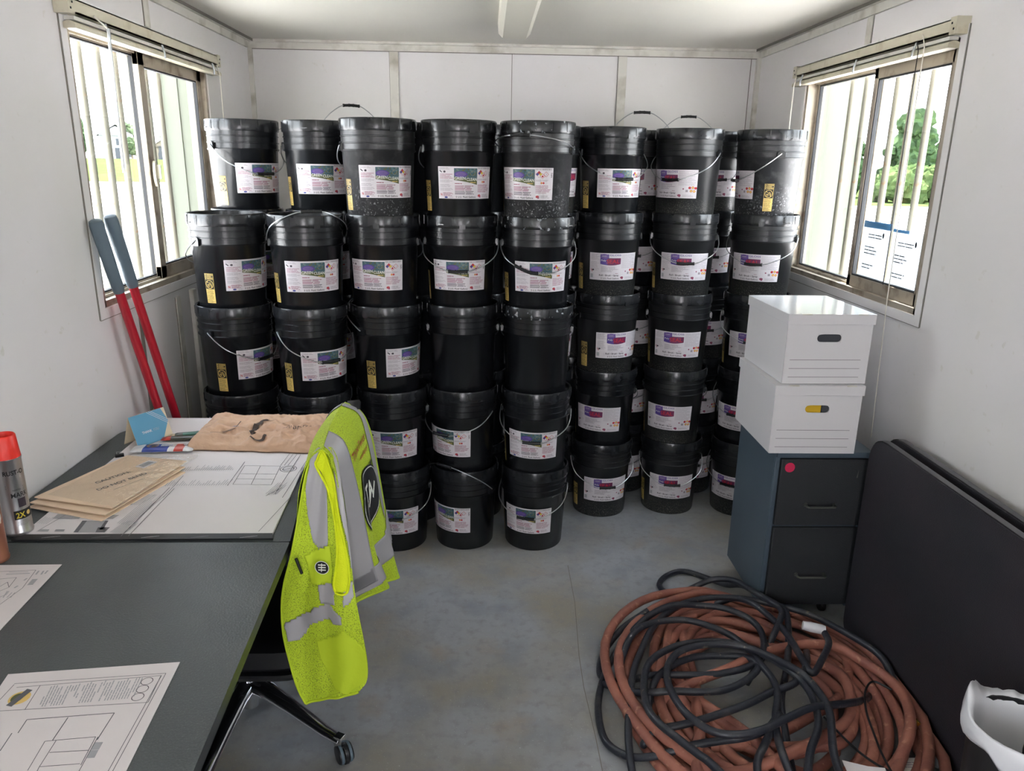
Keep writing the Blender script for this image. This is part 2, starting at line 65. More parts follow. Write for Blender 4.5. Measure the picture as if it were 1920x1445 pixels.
VF_STRIPE = [[[-0.152,0.005],[0.508,0.005],[0.618,0.165],[0.631,0.285],[0.62,0.423],[0.472,0.438],[0.328,0.416],[0.198,0.327],[0.062,0.238],[0.063,0.152]],[[0.904,0.005],[1.103,0.084],[1.083,0.139],[1.044,0.272],[1.045,0.368],[1.089,0.444],[1.053,0.492],[0.976,0.492],[0.964,0.423],[0.912,0.334],[0.833,0.205]],[[0.053,0.684],[0.383,0.65],[0.404,0.638],[0.645,0.618],[0.7,0.635],[0.785,0.661],[0.77,0.684],[0.67,0.684],[0.62,0.669],[0.363,0.692],[0.277,0.725],[0.191,0.745],[0.063,0.745]],[[0.497,0.546],[0.695,0.541],[0.737,0.564],[0.719,0.618],[0.524,0.622]],[[0.857,0.54],[0.983,0.533],[0.975,0.588],[0.884,0.618],[0.821,0.626]]]
VF_ARM = [[[0.341,0.025],[0.624,0.1],[0.823,0.222],[0.868,0.327],[0.939,0.436],[0.953,0.512],[0.894,0.564],[0.783,0.567],[0.728,0.54],[0.774,0.478],[0.8,0.423],[0.771,0.327],[0.638,0.238],[0.274,0.145],[0.256,0.1]]]
VF_POCKET = [[[0.226,0.457],[0.66,0.423],[0.712,0.505],[0.695,0.54],[0.408,0.546],[0.302,0.492]]]
VF_POCKET2 = [[[0.401,0.748],[0.642,0.729],[0.77,0.706],[1.002,0.782],[1.006,0.885],[0.801,1.0],[0.537,0.932],[0.406,0.812]]]
VF_LOGO = [[0.542,0.486]]

# ---------------------------------------------------------------- materials
def S(r, g, b):
    f = lambda c: (c/255/12.92) if c/255 <= .04045 else ((c/255+.055)/1.055)**2.4
    return (f(r), f(g), f(b), 1)
M = {}
def mat(name, color, rough=.5, metal=0, spec=.5, bump=None, var=None, coat=0, spots=None, trans=0):
    m = bpy.data.materials.new(name); m.use_nodes = True; n = m.node_tree.nodes; l = m.node_tree.links
    b = n['Principled BSDF']; b.inputs['Base Color'].default_value = color; b.inputs['Roughness'].default_value = rough
    b.inputs['Metallic'].default_value = metal; b.inputs['Specular IOR Level'].default_value = spec
    if coat: b.inputs['Coat Weight'].default_value = coat; b.inputs['Coat Roughness'].default_value = .15
    if trans: b.inputs['Transmission Weight'].default_value = trans
    t = n.new('ShaderNodeTexCoord')
    cur = None
    if var:      # (scale, colour2, lo, hi)
        for sc, c2, lo, hi in (var if isinstance(var, list) else [var]):
            ns = n.new('ShaderNodeTexNoise'); ns.inputs['Scale'].default_value = sc; ns.inputs['Detail'].default_value = 5
            l.new(t.outputs['Object'], ns.inputs['Vector'])
            r = n.new('ShaderNodeMapRange'); r.inputs['From Min'].default_value = lo; r.inputs['From Max'].default_value = hi
            l.new(ns.outputs['Fac'], r.inputs['Value'])
            mx = n.new('ShaderNodeMix'); mx.data_type = 'RGBA'
            l.new(r.outputs['Result'], mx.inputs[0])
            if cur is None: mx.inputs[6].default_value = color
            else: l.new(cur, mx.inputs[6])
            mx.inputs[7].default_value = c2; cur = mx.outputs[2]
    if spots:    # (scale, colour, threshold, zlo, zhi) speckles, optionally fading with object height
        sc, c2, th, z0, z1 = spots
        vo = n.new('ShaderNodeTexNoise'); vo.inputs['Scale'].default_value = sc; vo.inputs['Detail'].default_value = 3; vo.inputs['Roughness'].default_value = .7
        l.new(t.outputs['Object'], vo.inputs['Vector'])
        r = n.new('ShaderNodeMapRange'); r.inputs['From Min'].default_value = th; r.inputs['From Max'].default_value = th+.03
        l.new(vo.outputs['Fac'], r.inputs['Value']); fac = r.outputs['Result']
        if z1 is not None:
            sp = n.new('ShaderNodeSeparateXYZ'); l.new(t.outputs['Object'], sp.inputs[0])
            r2 = n.new('ShaderNodeMapRange'); r2.inputs['From Min'].default_value = z1; r2.inputs['From Max'].default_value = z0
            l.new(sp.outputs['Z'], r2.inputs['Value'])
            mu = n.new('ShaderNodeMath'); mu.operation = 'MULTIPLY'; l.new(fac, mu.inputs[0]); l.new(r2.outputs['Result'], mu.inputs[1]); fac = mu.outputs[0]
        mx = n.new('ShaderNodeMix'); mx.data_type = 'RGBA'; l.new(fac, mx.inputs[0])
        if cur is None: mx.inputs[6].default_value = color
        else: l.new(cur, mx.inputs[6])
        mx.inputs[7].default_value = c2; cur = mx.outputs[2]
    if cur is not None: l.new(cur, b.inputs['Base Color'])
    if bump:
        ns = n.new('ShaderNodeTexNoise'); ns.inputs['Scale'].default_value = bump[0]; ns.inputs['Detail'].default_value = 4
        l.new(t.outputs['Object'], ns.inputs['Vector'])
        bp = n.new('ShaderNodeBump'); bp.inputs['Strength'].default_value = bump[1]; bp.inputs['Distance'].default_value = .01
        l.new(ns.outputs['Fac'], bp.inputs['Height']); l.new(bp.outputs['Normal'], b.inputs['Normal'])
    M[name] = m
    return m
mat('wall_paint', S(228, 225, 226), .42, bump=(3, .15), var=[(1.6, S(220, 218, 214), .35, .7), (24, S(216, 213, 208), .68, .74)])
mat('ceiling_paint', S(216, 213, 202), .5, bump=(2, .12), var=(2, S(212, 209, 200), .4, .7))
mat('trim_paint', S(214, 211, 202), .5, var=(9, S(170, 164, 150), .5, .75))
mat('seam', S(120, 116, 108), .8)
mat('floor_paint', S(158, 161, 165), .38, spec=.5, bump=(60, .10), var=[(2.2, S(148, 143, 132), .42, .62), (6, S(128, 134, 142), .5, .8), (4, S(156, 144, 128), .58, .76), (30, S(138, 138, 138), .5, .8)], spots=(170, S(215, 220, 222), .67, 0, None))
mat('aluminium', S(176, 166, 150), .45, .35, var=(12, S(120, 104, 86), .5, .7))
mat('aluminium_dark', S(100, 98, 96), .5, .3)
mat('gasket', S(45, 46, 48), .7)
mat('almond_metal', S(202, 196, 174), .4, var=(14, S(176, 166, 138), .55, .75))
mat('clear_plastic', S(220, 225, 228), .15, trans=.6)
mat('cord_white', S(214, 210, 198), .6)
mat('bar_paint', S(112, 108, 94), .6, var=(30, S(120, 88, 56), .62, .72))
mat('shutter_paint', S(92, 96, 82), .6)
mat('bucket_plastic', (.0065, .0070, .0082, 1), .27, spec=.5, bump=(30, .04), var=(7, (.010, .011, .013, 1), .45, .7))
mat('bucket_speckled', (.012, .0125, .0135, 1), .34, bump=(30, .06), spots=(300, S(128, 126, 116), .58, .03, .12))
mat('bucket_dust_and_sheen', (.018, .0185, .02, 1), .36, bump=(30, .06), var=(30, (.06, .06, .06, 1), .5, .75), spots=(120, S(176, 178, 178), .60, .0, .16))  # grey is dust, but on the third stack a reflection painted as colour
mat('lid_plastic', (.0135, .0145, .0165, 1), .22, spec=.6, bump=(18, .08), var=(14, (.03, .031, .034, 1), .55, .7))
mat('lid_smeared', (.014, .015, .017, 1), .25, spec=.6, var=(50, S(160, 165, 168), .62, .70))
mat('wire', S(190, 192, 194), .3, .9)
mat('grip', (.008, .008, .009, 1), .45)
mat('label_paper', S(214, 208, 212), .35, coat=.2)
for nm, c in dict(ink_grey=(150, 140, 148), ink_dark=(60, 50, 60), ink_red=(176, 40, 48), ink_wine=(140, 60, 90), pic_teal=(62, 92, 100), pic_teal2=(84, 116, 118), pic_grey=(112, 120, 112), purple=(80, 62, 140), purple2=(108, 84, 150), olive=(86, 92, 46), lettering=(232, 232, 220), plum=(110, 42, 84), crimson=(196, 44, 58), orange=(205, 130, 60), blue=(40, 50, 130), yellow=(214, 190, 60), gold=(226, 194, 112), warn_black=(40, 32, 20), paper_grey=(168, 168, 172), paper_dark=(92, 92, 98)).items():
    mat(nm, S(*c), .42)
mat('desk_laminate', S(66, 71, 73), .42, bump=(220, .12), var=[(3, S(78, 84, 84), .4, .7), (300, S(84, 90, 90), .55, .7)], spots=(150, S(150, 155, 155), .76, 0, None))
mat('desk_edge', S(40, 42, 46), .35)
mat('desk_side', S(52, 54, 58), .5)
mat('paper', S(230, 225, 227), .6, bump=(5, .05))
mat('paper_warm', S(224, 217, 217), .6, bump=(5, .05))
mat('kraft', S(212, 176, 148), .65, bump=(26, .8), var=(6, S(200, 160, 132), .45, .7))
mat('envelope', S(238, 212, 184), .6, bump=(8, .1))
mat('kraft_ink', S(84, 70, 62), .7)
mat('film', S(240, 238, 225), .08, trans=1)
mat('steel_can', S(178, 176, 178), .28, .85)
mat('copper_can', S(176, 118, 98), .3, .7)
mat('cap_red', S(236, 52, 40), .4)
mat('black_ink', S(24, 24, 26), .5)
mat('card_blue', S(86, 152, 186), .5)
mat('card_cream', S(222, 206, 178), .6)
mat('snack_green', S(46, 108, 88), .3); mat('snack_red', S(196, 62, 44), .3); mat('snack_dark', S(70, 72, 62), .3)
mat('snack_blue', S(66, 84, 164), .25); mat('snack_white', S(222, 222, 226), .25); mat('cookie', S(140, 112, 88), .6)
mat('red_paint', S(170, 22, 42), .3, coat=.3)
mat('grip_grey', S(92, 108, 118), .6, bump=(60, .2))
mat('dark_steel', S(50, 50, 52), .4, .8)
mat('chrome', S(200, 200, 204), .12, 1)
mat('chair_black', (.012, .012, .014, 1), .35)
mat('hivis', S(190, 214, 40), .7, bump=(300, .5), spots=(420, S(112, 132, 24), .56, 0, None))
mat('hivis_bright', S(218, 230, 10), .7, bump=(400, .4))
mat('hivis_plain', S(184, 206, 34), .75, bump=(40, .25))
mat('reflective', S(160, 158, 160), .45, spec=.8, bump=(30, .1))
mat('box_white', S(214, 212, 214), .45, bump=(8, .06))
mat('box_gloss', S(222, 222, 222), .12, bump=(10, .05), coat=.4)
mat('box_line', S(88, 84, 90), .7)
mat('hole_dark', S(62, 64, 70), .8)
mat('yellow_thing', S(206, 168, 36), .4)
mat('cabinet_side', S(76, 90, 101), .42, bump=(300, .08), var=(2.5, S(68, 80, 92), .4, .7))
mat('cabinet_front', S(40, 42, 45), .55, bump=(350, .25))
mat('dot_red', S(206, 38, 82), .5)
mat('steel_pull', S(96, 98, 92), .4, .6)
mat('table_black', S(40, 38, 44), .55, bump=(300, .25), var=(4, S(48, 42, 48), .4, .7))
mat('table_band', S(84, 82, 86), .4)
mat('hose_orange', S(166, 108, 90), .55, bump=(40, .25), var=[(9, S(138, 86, 74), .4, .65), (40, S(192, 140, 114), .6, .75)])
mat('hose_black', S(44, 46, 54), .36, bump=(50, .15), var=[(14, S(70, 70, 72), .55, .72), (45, S(120, 112, 96), .66, .76)])
mat('brass', S(205, 160, 70), .25, .9)
mat('bag_film', S(222, 222, 226), .35, bump=(14, .3))
mat('bin_plastic', (.012, .012, .014, 1), .5)
mat('concrete', S(216, 211, 212), .9, spec=0, var=(.2, S(224, 223, 221), .4, .7))
mat('bush_leaves', S(56, 70, 42), .8, spec=0, bump=(4, 1), var=(2, S(74, 84, 52), .4, .65))
mat('grass', S(56, 70, 38), .9, spec=0, var=(.5, S(64, 72, 44), .4, .7))
mat('leaves', S(40, 56, 34), .8, spec=.1, bump=(4, 1), var=(2, S(58, 76, 42), .4, .65))
mat('bark', S(90, 74, 58), .9)
mat('siding', S(165, 167, 170), .8, spec=0); mat('shingles', S(74, 76, 80), .9, spec=0); mat('house_glass', S(40, 46, 54), .3)
mat('siding_tan', S(112, 102, 88), .8)
mat('tub_blue', S(90, 150, 205), .5)
mat('lamp_diffuser', S(214, 210, 196), .5)
mat('sky_dark', S(30, 30, 30), .9)
def glass_mat():
    m = bpy.data.materials.new('window_glass'); m.use_nodes = True; n = m.node_tree.nodes; l = m.node_tree.links
    n.remove(n['Principled BSDF']); o = n['Material Output']
    tr = n.new('ShaderNodeBsdfTransparent'); tr.inputs[0].default_value = (.92, .95, .94, 1)
    gl = n.new('ShaderNodeBsdfGlossy'); gl.inputs['Roughness'].default_value = .03
    lw = n.new('ShaderNodeLayerWeight'); lw.inputs['Blend'].default_value = .5
    pw = n.new('ShaderNodeMath'); pw.operation = 'POWER'; l.new(lw.outputs['Facing'], pw.inputs[0]); pw.inputs[1].default_value = 4.5
    fr = n.new('ShaderNodeMath'); fr.operation = 'MULTIPLY_ADD'; l.new(pw.outputs[0], fr.inputs[0]); fr.inputs[1].default_value = .5; fr.inputs[2].default_value = .04
    mx = n.new('ShaderNodeMixShader'); l.new(fr.outputs[0], mx.inputs[0]); l.new(tr.outputs[0], mx.inputs[1]); l.new(gl.outputs[0], mx.inputs[2]); l.new(mx.outputs[0], o.inputs[0])
    M['window_glass'] = m
glass_mat()
def notice_mat():
    m = bpy.data.materials.new('notice_paper'); m.use_nodes = True; n = m.node_tree.nodes; l = m.node_tree.links
    n.remove(n['Principled BSDF']); o = n['Material Output']
    t1 = n.new('ShaderNodeBsdfTranslucent'); t1.inputs[0].default_value = (.30, .33, .36, 1); d1 = n.new('ShaderNodeBsdfDiffuse'); d1.inputs[0].default_value = (.55, .57, .6, 1)
    mx = n.new('ShaderNodeMixShader'); mx.inputs[0].default_value = .5; l.new(t1.outputs[0], mx.inputs[1]); l.new(d1.outputs[0], mx.inputs[2]); l.new(mx.outputs[0], o.inputs[0]); M['notice_paper'] = m
notice_mat()
def film_mat():
    m = bpy.data.materials.new('clear_film'); m.use_nodes = True; n = m.node_tree.nodes; l = m.node_tree.links
    n.remove(n['Principled BSDF']); o = n['Material Output']
    tr = n.new('ShaderNodeBsdfTransparent'); tr.inputs[0].default_value = (.97, .96, .93, 1)
    gl = n.new('ShaderNodeBsdfGlossy'); gl.inputs['Roughness'].default_value = .12
    ns = n.new('ShaderNodeTexNoise'); ns.inputs['Scale'].default_value = 28; bp = n.new('ShaderNodeBump'); bp.inputs['Strength'].default_value = .9; bp.inputs['Distance'].default_value = .02
    t = n.new('ShaderNodeTexCoord'); l.new(t.outputs['Object'], ns.inputs['Vector']); l.new(ns.outputs['Fac'], bp.inputs['Height']); l.new(bp.outputs['Normal'], gl.inputs['Normal'])
    mx = n.new('ShaderNodeMixShader'); mx.inputs[0].default_value = .16; l.new(tr.outputs[0], mx.inputs[1]); l.new(gl.outputs[0], mx.inputs[2]); l.new(mx.outputs[0], o.inputs[0])
    M['clear_film'] = m
film_mat()

# ---------------------------------------------------------------- mesh helpers
class MB:
    def __init__(s): s.v = []; s.f = []; s.m = []; s.mats = []
    def mi(s, m):
        if m not in s.mats: s.mats.append(m)
        return s.mats.index(m)
    def add(s, vs_, fs, m):
        o = len(s.v); s.v += [tuple(v) for v in vs_]; k = s.mi(m)
        for f in fs: s.f.append(tuple(i+o for i in f)); s.m.append(k)
    def box(s, x0, y0, z0, x1, y1, z1, m, tf=None):
        vs_ = [Vector(p) for p in ((x0,y0,z0),(x1,y0,z0),(x1,y1,z0),(x0,y1,z0),(x0,y0,z1),(x1,y0,z1),(x1,y1,z1),(x0,y1,z1))]
        if tf: vs_ = [tf @ v for v in vs_]
        s.add(vs_, [(0,3,2,1),(4,5,6,7),(0,1,5,4),(1,2,6,5),(2,3,7,6),(3,0,4,7)], m)
        return s
    def lathe(s, prof, m, n=40, tf=None, closed=False):
        vs_ = []; fs = []
        for (r, z) in prof:
            for i in range(n):
                a = 2*pi*i/n; vs_.append(Vector((r*cos(a), r*sin(a), z)))
        k = len(prof)
        for j in range(k-1 + (1 if closed else 0)):
            j2 = (j+1) % k
            for i in range(n):
                i2 = (i+1) % n; fs.append((j*n+i, j*n+i2, j2*n+i2, j2*n+i))
        if tf: vs_ = [tf @ v for v in vs_]
        s.add(vs_, fs, m)
        return s
    def tube(s, path, r, m, n=8, cap=True, closed=False):
        path = [Vector(p) for p in path]; N = len(path); vs_ = []; fs = []
        up = None
        for i, p in enumerate(path):
            if closed: t = path[(i+1) % N]-path[i-1]
            else: t = path[min(i+1, N-1)]-path[max(i-1, 0)]
            t.normalize()
            if up is None:
                up = Vector((0, 0, 1)) if abs(t.z) < .9 else Vector((1, 0, 0))
            a = t.cross(up)
            if a.length < 1e-6: a = t.cross(Vector((.3, 1, .2)))
            a.normalize(); b = a.cross(t); b.normalize(); up = b
            rr = r[i] if isinstance(r, (list, tuple)) else r
            for k in range(n):
                w = 2*pi*k/n; vs_.append(p + a*(rr*cos(w)) + b*(rr*sin(w)))
        for i in range(N-1 + (1 if closed else 0)):
            i2 = (i+1) % N
            for k in range(n):
                k2 = (k+1) % n; fs.append((i*n+k, i*n+k2, i2*n+k2, i2*n+k))
        if cap and not closed:
            fs.append(tuple(range(n))[::-1]); fs.append(tuple(range((N-1)*n, N*n)))
        s.add(vs_, fs, m)
        return s
    def prism(s, poly, z0, z1, m, tf=None, mtop=None):
        n = len(poly); vs_ = [Vector((x, y, z0)) for x, y in poly]+[Vector((x, y, z1)) for x, y in poly]
        if tf: vs_ = [tf @ v for v in vs_]
        s.add(vs_, [tuple(range(n))[::-1]]+[(i, (i+1) % n, n+(i+1) % n, n+i) for i in range(n)], m)
        s.add(vs_[n:], [tuple(range(n))], mtop or m)
        return s
    def grid(s, rows, m, mf=None, thick=0):
        R = len(rows); C = len(rows[0]); o = len(s.v)
        for r in rows: s.v += [tuple(p) for p in r]
        for i in range(R-1):
            for j in range(C-1):
                mm = mf(j/(C-1)+.5/(C-1), i/(R-1)+.5/(R-1)) if mf else m
                if mm is None: continue
                s.f.append((o+i*C+j, o+(i+1)*C+j, o+(i+1)*C+j+1, o+i*C+j+1)); s.m.append(s.mi(mm))
        return s
    def build(s, name, parent=None, smooth=True, angle=38, bevel=0, solid=0, sub=0, recalc=False, loc=None):
        me = bpy.data.meshes.new(name); me.from_pydata(s.v, [], s.f)
        for m in s.mats: me.materials.append(M[m])
        me.polygons.foreach_set('material_index', s.m)
        if recalc:
            b = bmesh.new(); b.from_mesh(me); bmesh.ops.remove_doubles(b, verts=b.verts, dist=1e-5); bmesh.ops.recalc_face_normals(b, faces=b.faces); b.to_mesh(me); b.free()
        if smooth:
            me.polygons.foreach_set('use_smooth', [True]*len(me.polygons)); me.set_sharp_from_angle(angle=radians(angle))
        me.update()
        o = bpy.data.objects.new(name, me); col.objects.link(o)
        if parent: o.parent = parent
        if loc: o.location = loc
        if solid: q = o.modifiers.new('s', 'SOLIDIFY'); q.thickness = solid; q.offset = 0
        if sub: q = o.modifiers.new('u', 'SUBSURF'); q.levels = sub; q.render_levels = sub
        if bevel: q = o.modifiers.new('b', 'BEVEL'); q.width = bevel; q.segments = 2; q.limit_method = 'ANGLE'; q.angle_limit = radians(50)
        return o
def tag(o, label, cat, group=None, kind=None):
    o['label'] = label; o['category'] = cat
    if group: o['group'] = group
    if kind: o['kind'] = kind
    return o
def struct(o): o['kind'] = 'structure'; return o
def empty(name, loc=(0, 0, 0), rz=0):
    o = bpy.data.objects.new(name, None); col.objects.link(o); o.location = loc; o.rotation_euler = (0, 0, rz); o.empty_display_size = .05
    return o
def smooth_path(pts, per=6, closed=False):
    P = [Vector(p) for p in pts]; N = len(P); out = []
    for i in range(N if closed else N-1):
        p1, p2 = P[i], P[(i+1) % N]
        p0 = P[i-1] if (closed or i > 0) else p1*2-p2
        p3 = P[(i+2) % N] if (closed or i+2 < N) else p2*2-p1
        for k in range(per):
            t = k/per
            out.append(.5*((2*p1)+(p2-p0)*t+(2*p0-5*p1+4*p2-p3)*t*t+(3*p1-p0-3*p2+p3)*t**3))
    if not closed: out.append(P[-1])
    return out
_fc = {}
def glyphs(txt, bold=0):
    k = (txt, bold)
    if k in _fc: return _fc[k]
    cu = bpy.data.curves.new('t', 'FONT'); cu.body = txt; cu.size = 1; cu.resolution_u = 3; cu.offset = bold; cu.align_x = 'LEFT'
    ob = bpy.data.objects.new('t', cu); col.objects.link(ob)
    dg = bpy.context.evaluated_depsgraph_get(); me = ob.evaluated_get(dg).to_mesh()
    vs_ = [(v.co.x, v.co.y) for v in me.vertices]; fs = [tuple(p.vertices) for p in me.polygons]
    ob.evaluated_get(dg).to_mesh_clear(); bpy.data.objects.remove(ob); bpy.data.curves.remove(cu)
    w = max([v[0] for v in vs_] or [1]); _fc[k] = (vs_, fs, w)
    return _fc[k]
class Art:
    """flat artwork in u, v metres; later laid on a surface"""
    def __init__(s, step=.02): s.mb = MB(); s.step = step
    def add(s, pts, faces, m, ly): s.mb.add([(u, v, ly) for u, v in pts], faces, m)
    def fill(s, u0, u1, fb, ft, m, ly, n=None):
        n = n or max(1, int(abs(u1-u0)/s.step+.999)); pts = []
        for i in range(n+1):
            u = u0+(u1-u0)*i/n; pts += [(u, fb(u)), (u, ft(u))]
        s.add(pts, [(2*i, 2*i+2, 2*i+3, 2*i+1) for i in range(n)], m, ly)
    def rect(s, u0, v0, u1, v1, m, ly=1): s.fill(u0, u1, lambda u: v0, lambda u: v1, m, ly)
    def ell(s, cu, cv, ru, rv, m, ly=1, n=20):
        s.fill(cu-ru, cu+ru, lambda u: cv-rv*sqrt(max(0, 1-((u-cu)/ru)**2)), lambda u: cv+rv*sqrt(max(0, 1-((u-cu)/ru)**2)), m, ly, n)
    def ring(s, cu, cv, r0, r1, m, ly=1, n=36):
        pts = []
        for i in range(n): a = 2*pi*i/n; pts += [(cu+r0*cos(a), cv+r0*sin(a)), (cu+r1*cos(a), cv+r1*sin(a))]
        s.add(pts, [(2*i, 2*i+1, (2*i+3) % (2*n), (2*i+2) % (2*n)) for i in range(n)], m, ly)
    def line(s, a, b, w, m, ly=1):
        d = Vector((b[0]-a[0], b[1]-a[1])); L = d.length
        if L < 1e-7: return
        p = Vector((-d.y, d.x))/L*w/2
        s.add([(a[0]-p.x, a[1]-p.y), (b[0]-p.x, b[1]-p.y), (b[0]+p.x, b[1]+p.y), (a[0]+p.x, a[1]+p.y)], [(0, 1, 2, 3)], m, ly)
    def diamond(s, cu, cv, r, m, ly=1): s.add([(cu-r, cv), (cu, cv-r), (cu+r, cv), (cu, cv+r)], [(0, 1, 2, 3)], m, ly)
    def poly(s, pts, m, ly=1): s.add(pts, [tuple(range(len(pts)))], m, ly)
    def text(s, t, u, v, w, h, m, ly=1, bold=0, rot=0):
        vs_, fs, tw = glyphs(t, bold); c, sn = cos(rot), sin(rot); pts = []
        for x, y in vs_:
            a = x/tw*w; b = y/.72*h; pts.append((u+a*c-b*sn, v+a*sn+b*c))
        s.add(pts, fs, m, ly)
    def lines(s, u0, u1, v0, v1, n, m, ly=1, th=.4, jit=.3):
        for i in range(n):
            v = v0+(v1-v0)*(i+.5)/n; h = abs(v1-v0)/n*th; u = u0
            e = u0+(u1-u0)*(1-random.random()*jit)
            while u < e:
                w = min(random.uniform(.25, .6)*(u1-u0), e-u); s.rect(u, v-h/2, u+w*.93, v+h/2, m, ly); u += w
    def build(s, name, fn, parent=None):
        s.mb.v = [tuple(fn(*p)) for p in s.mb.v]
        return s.mb.build(name, parent, smooth=False)

# ---------------------------------------------------------------- room shell
XL, XR, DB, H, YN = -1.304, 1.521, 4.507, 2.307, -2.5
WY0, WY1, WZ0, WZ1 = 2.585, 3.80, 1.185, 2.09
def side_wall(name, x0, x1):
    m = MB()
    for (a, b) in ((YN-.1, -1.85), (-.55, WY0), (WY1, DB+.1)): m.box(x0, a, 0, x1, b, H, 'wall_paint')
    for (a, b) in ((-1.85, -.55), (WY0, WY1)):
        m.box(x0, a, 0, x1, b, WZ0, 'wall_paint'); m.box(x0, a, WZ1, x1, b, H, 'wall_paint')
    return struct(m.build(name, smooth=False))
side_wall('wall_left', XL-.09, XL); side_wall('wall_right', XR, XR+.09)
struct(MB().box(XL-.09, DB, 0, XR+.09, DB+.09, H, 'wall_paint').build('wall_back', smooth=False))
m = MB(); m.box(XL-.09, YN-.09, 0, -.30, YN, H, 'wall_paint'); m.box(.10, YN-.09, 0, XR+.09, YN, H, 'wall_paint'); m.box(-.30, YN-.09, 2.10, .10, YN, H, 'wall_paint')  # unseen slot opening behind the camera, added and narrowed to balance the light
struct(m.build('wall_front', smooth=False))
struct(MB().box(XL-.09, YN-.09, -.06, XR+.09, DB+.09, 0, 'floor_paint').build('floor', smooth=False))
trim_seam = [(.363, 2.93), (.361, 2.64), (.338, 2.30), (.334, 2.13), (.342, 1.90), (.345, 1.6), (.34, 1.2), (.35, .5)]
fs_ = MB()
for i in range(len(trim_seam)-1):
    (xa, ya), (xb, yb) = trim_seam[i], trim_seam[i+1]; fs_.add([(xa-.0012, ya, .0006), (xb-.0012, yb, .0006), (xb+.0012, yb, .0006), (xa+.0012, ya, .0006)], [(3, 2, 1, 0)], 'seam')
struct(fs_.build('floor_joint', smooth=False))
struct(MB().box(XL-.09, YN-.09, H, XR+.09, DB+.09, H+.05, 'ceiling_paint').build('ceiling', smooth=False))
# ceiling cove strips, wall battens and panel seams
k = 1
def trim(mb, **kw):
    global k
    o = struct(mb.build('trim_%d' % k, smooth=False, **kw)); k += 1
    return o
trim(MB().box(XL, DB-.012, H-.045, XR, DB, H, 'trim_paint').box(XL, DB-.035, H-.012, XR, DB-.012, H, 'trim_paint').box(XL, DB-.0125, H-.048, XR, DB-.006, H-.045, 'seam'))
trim(MB().box(XL, YN, H-.045, XL+.012, DB-.036, H, 'trim_paint').box(XL+.012, YN, H-.012, XL+.035, DB-.036, H, 'trim_paint').box(XL+.034, YN, H-.0125, XL+.0365, DB-.036, H, 'seam'))
trim(MB().box(XR-.012, YN, H-.045, XR, DB-.036, H, 'trim_paint').box(XR-.035, YN, H-.012, XR-.012, DB-.036, H, 'trim_paint').box(XR-.0365, YN, H-.0125, XR-.034, DB-.036, H, 'seam'))
for x in (-.515, .75): trim(MB().box(x-.024, DB-.012, .02, x+.024, DB, H-.046, 'trim_paint').box(x-.0265, DB-.004, .02, x-.024, DB, H-.046, 'seam'), bevel=.005)
trim(MB().box(XL, DB-.022, .02, XL+.022, DB, H-.046, 'trim_paint')); trim(MB().box(XR-.022, DB-.03, .02, XR, DB, H-.046, 'trim_paint').box(XR-.05, DB-.003, .02, XR-.047, DB, H-.046, 'seam'))
trim(MB().box(.134, DB-.002, .6, .137, DB, H-.046, 'seam'))
for y in (1.12, 3.2): 
    for (z0, z1) in ((.02, 1.12), (2.16, H-.046)) if y > 3 else ((.02, .7),):
        trim(MB().box(XL, y-.022, z0, XL+.006, y+.022, z1, 'trim_paint').box(XL, y-.025, z0, XL+.003, y-.022, z1, 'seam'))
        trim(MB().box(XR-.006, y+.03-.022, z0, XR, y+.03+.022, z1, 'trim_paint').box(XR-.003, y+.03-.025, z0, XR, y+.03-.022, z1, 'seam'))
trim(MB().box(XL, 3.33, .02, XL+.02, 3.37, 1.13, 'trim_paint'), bevel=.004)
trim(MB().box(XL, 2.83, .02, XL+.005, 2.85, 1.13, 'seam'))
trim(MB().box(XL+.02, 2.95, H-.003, XR-.02, 2.955, H, 'seam'))

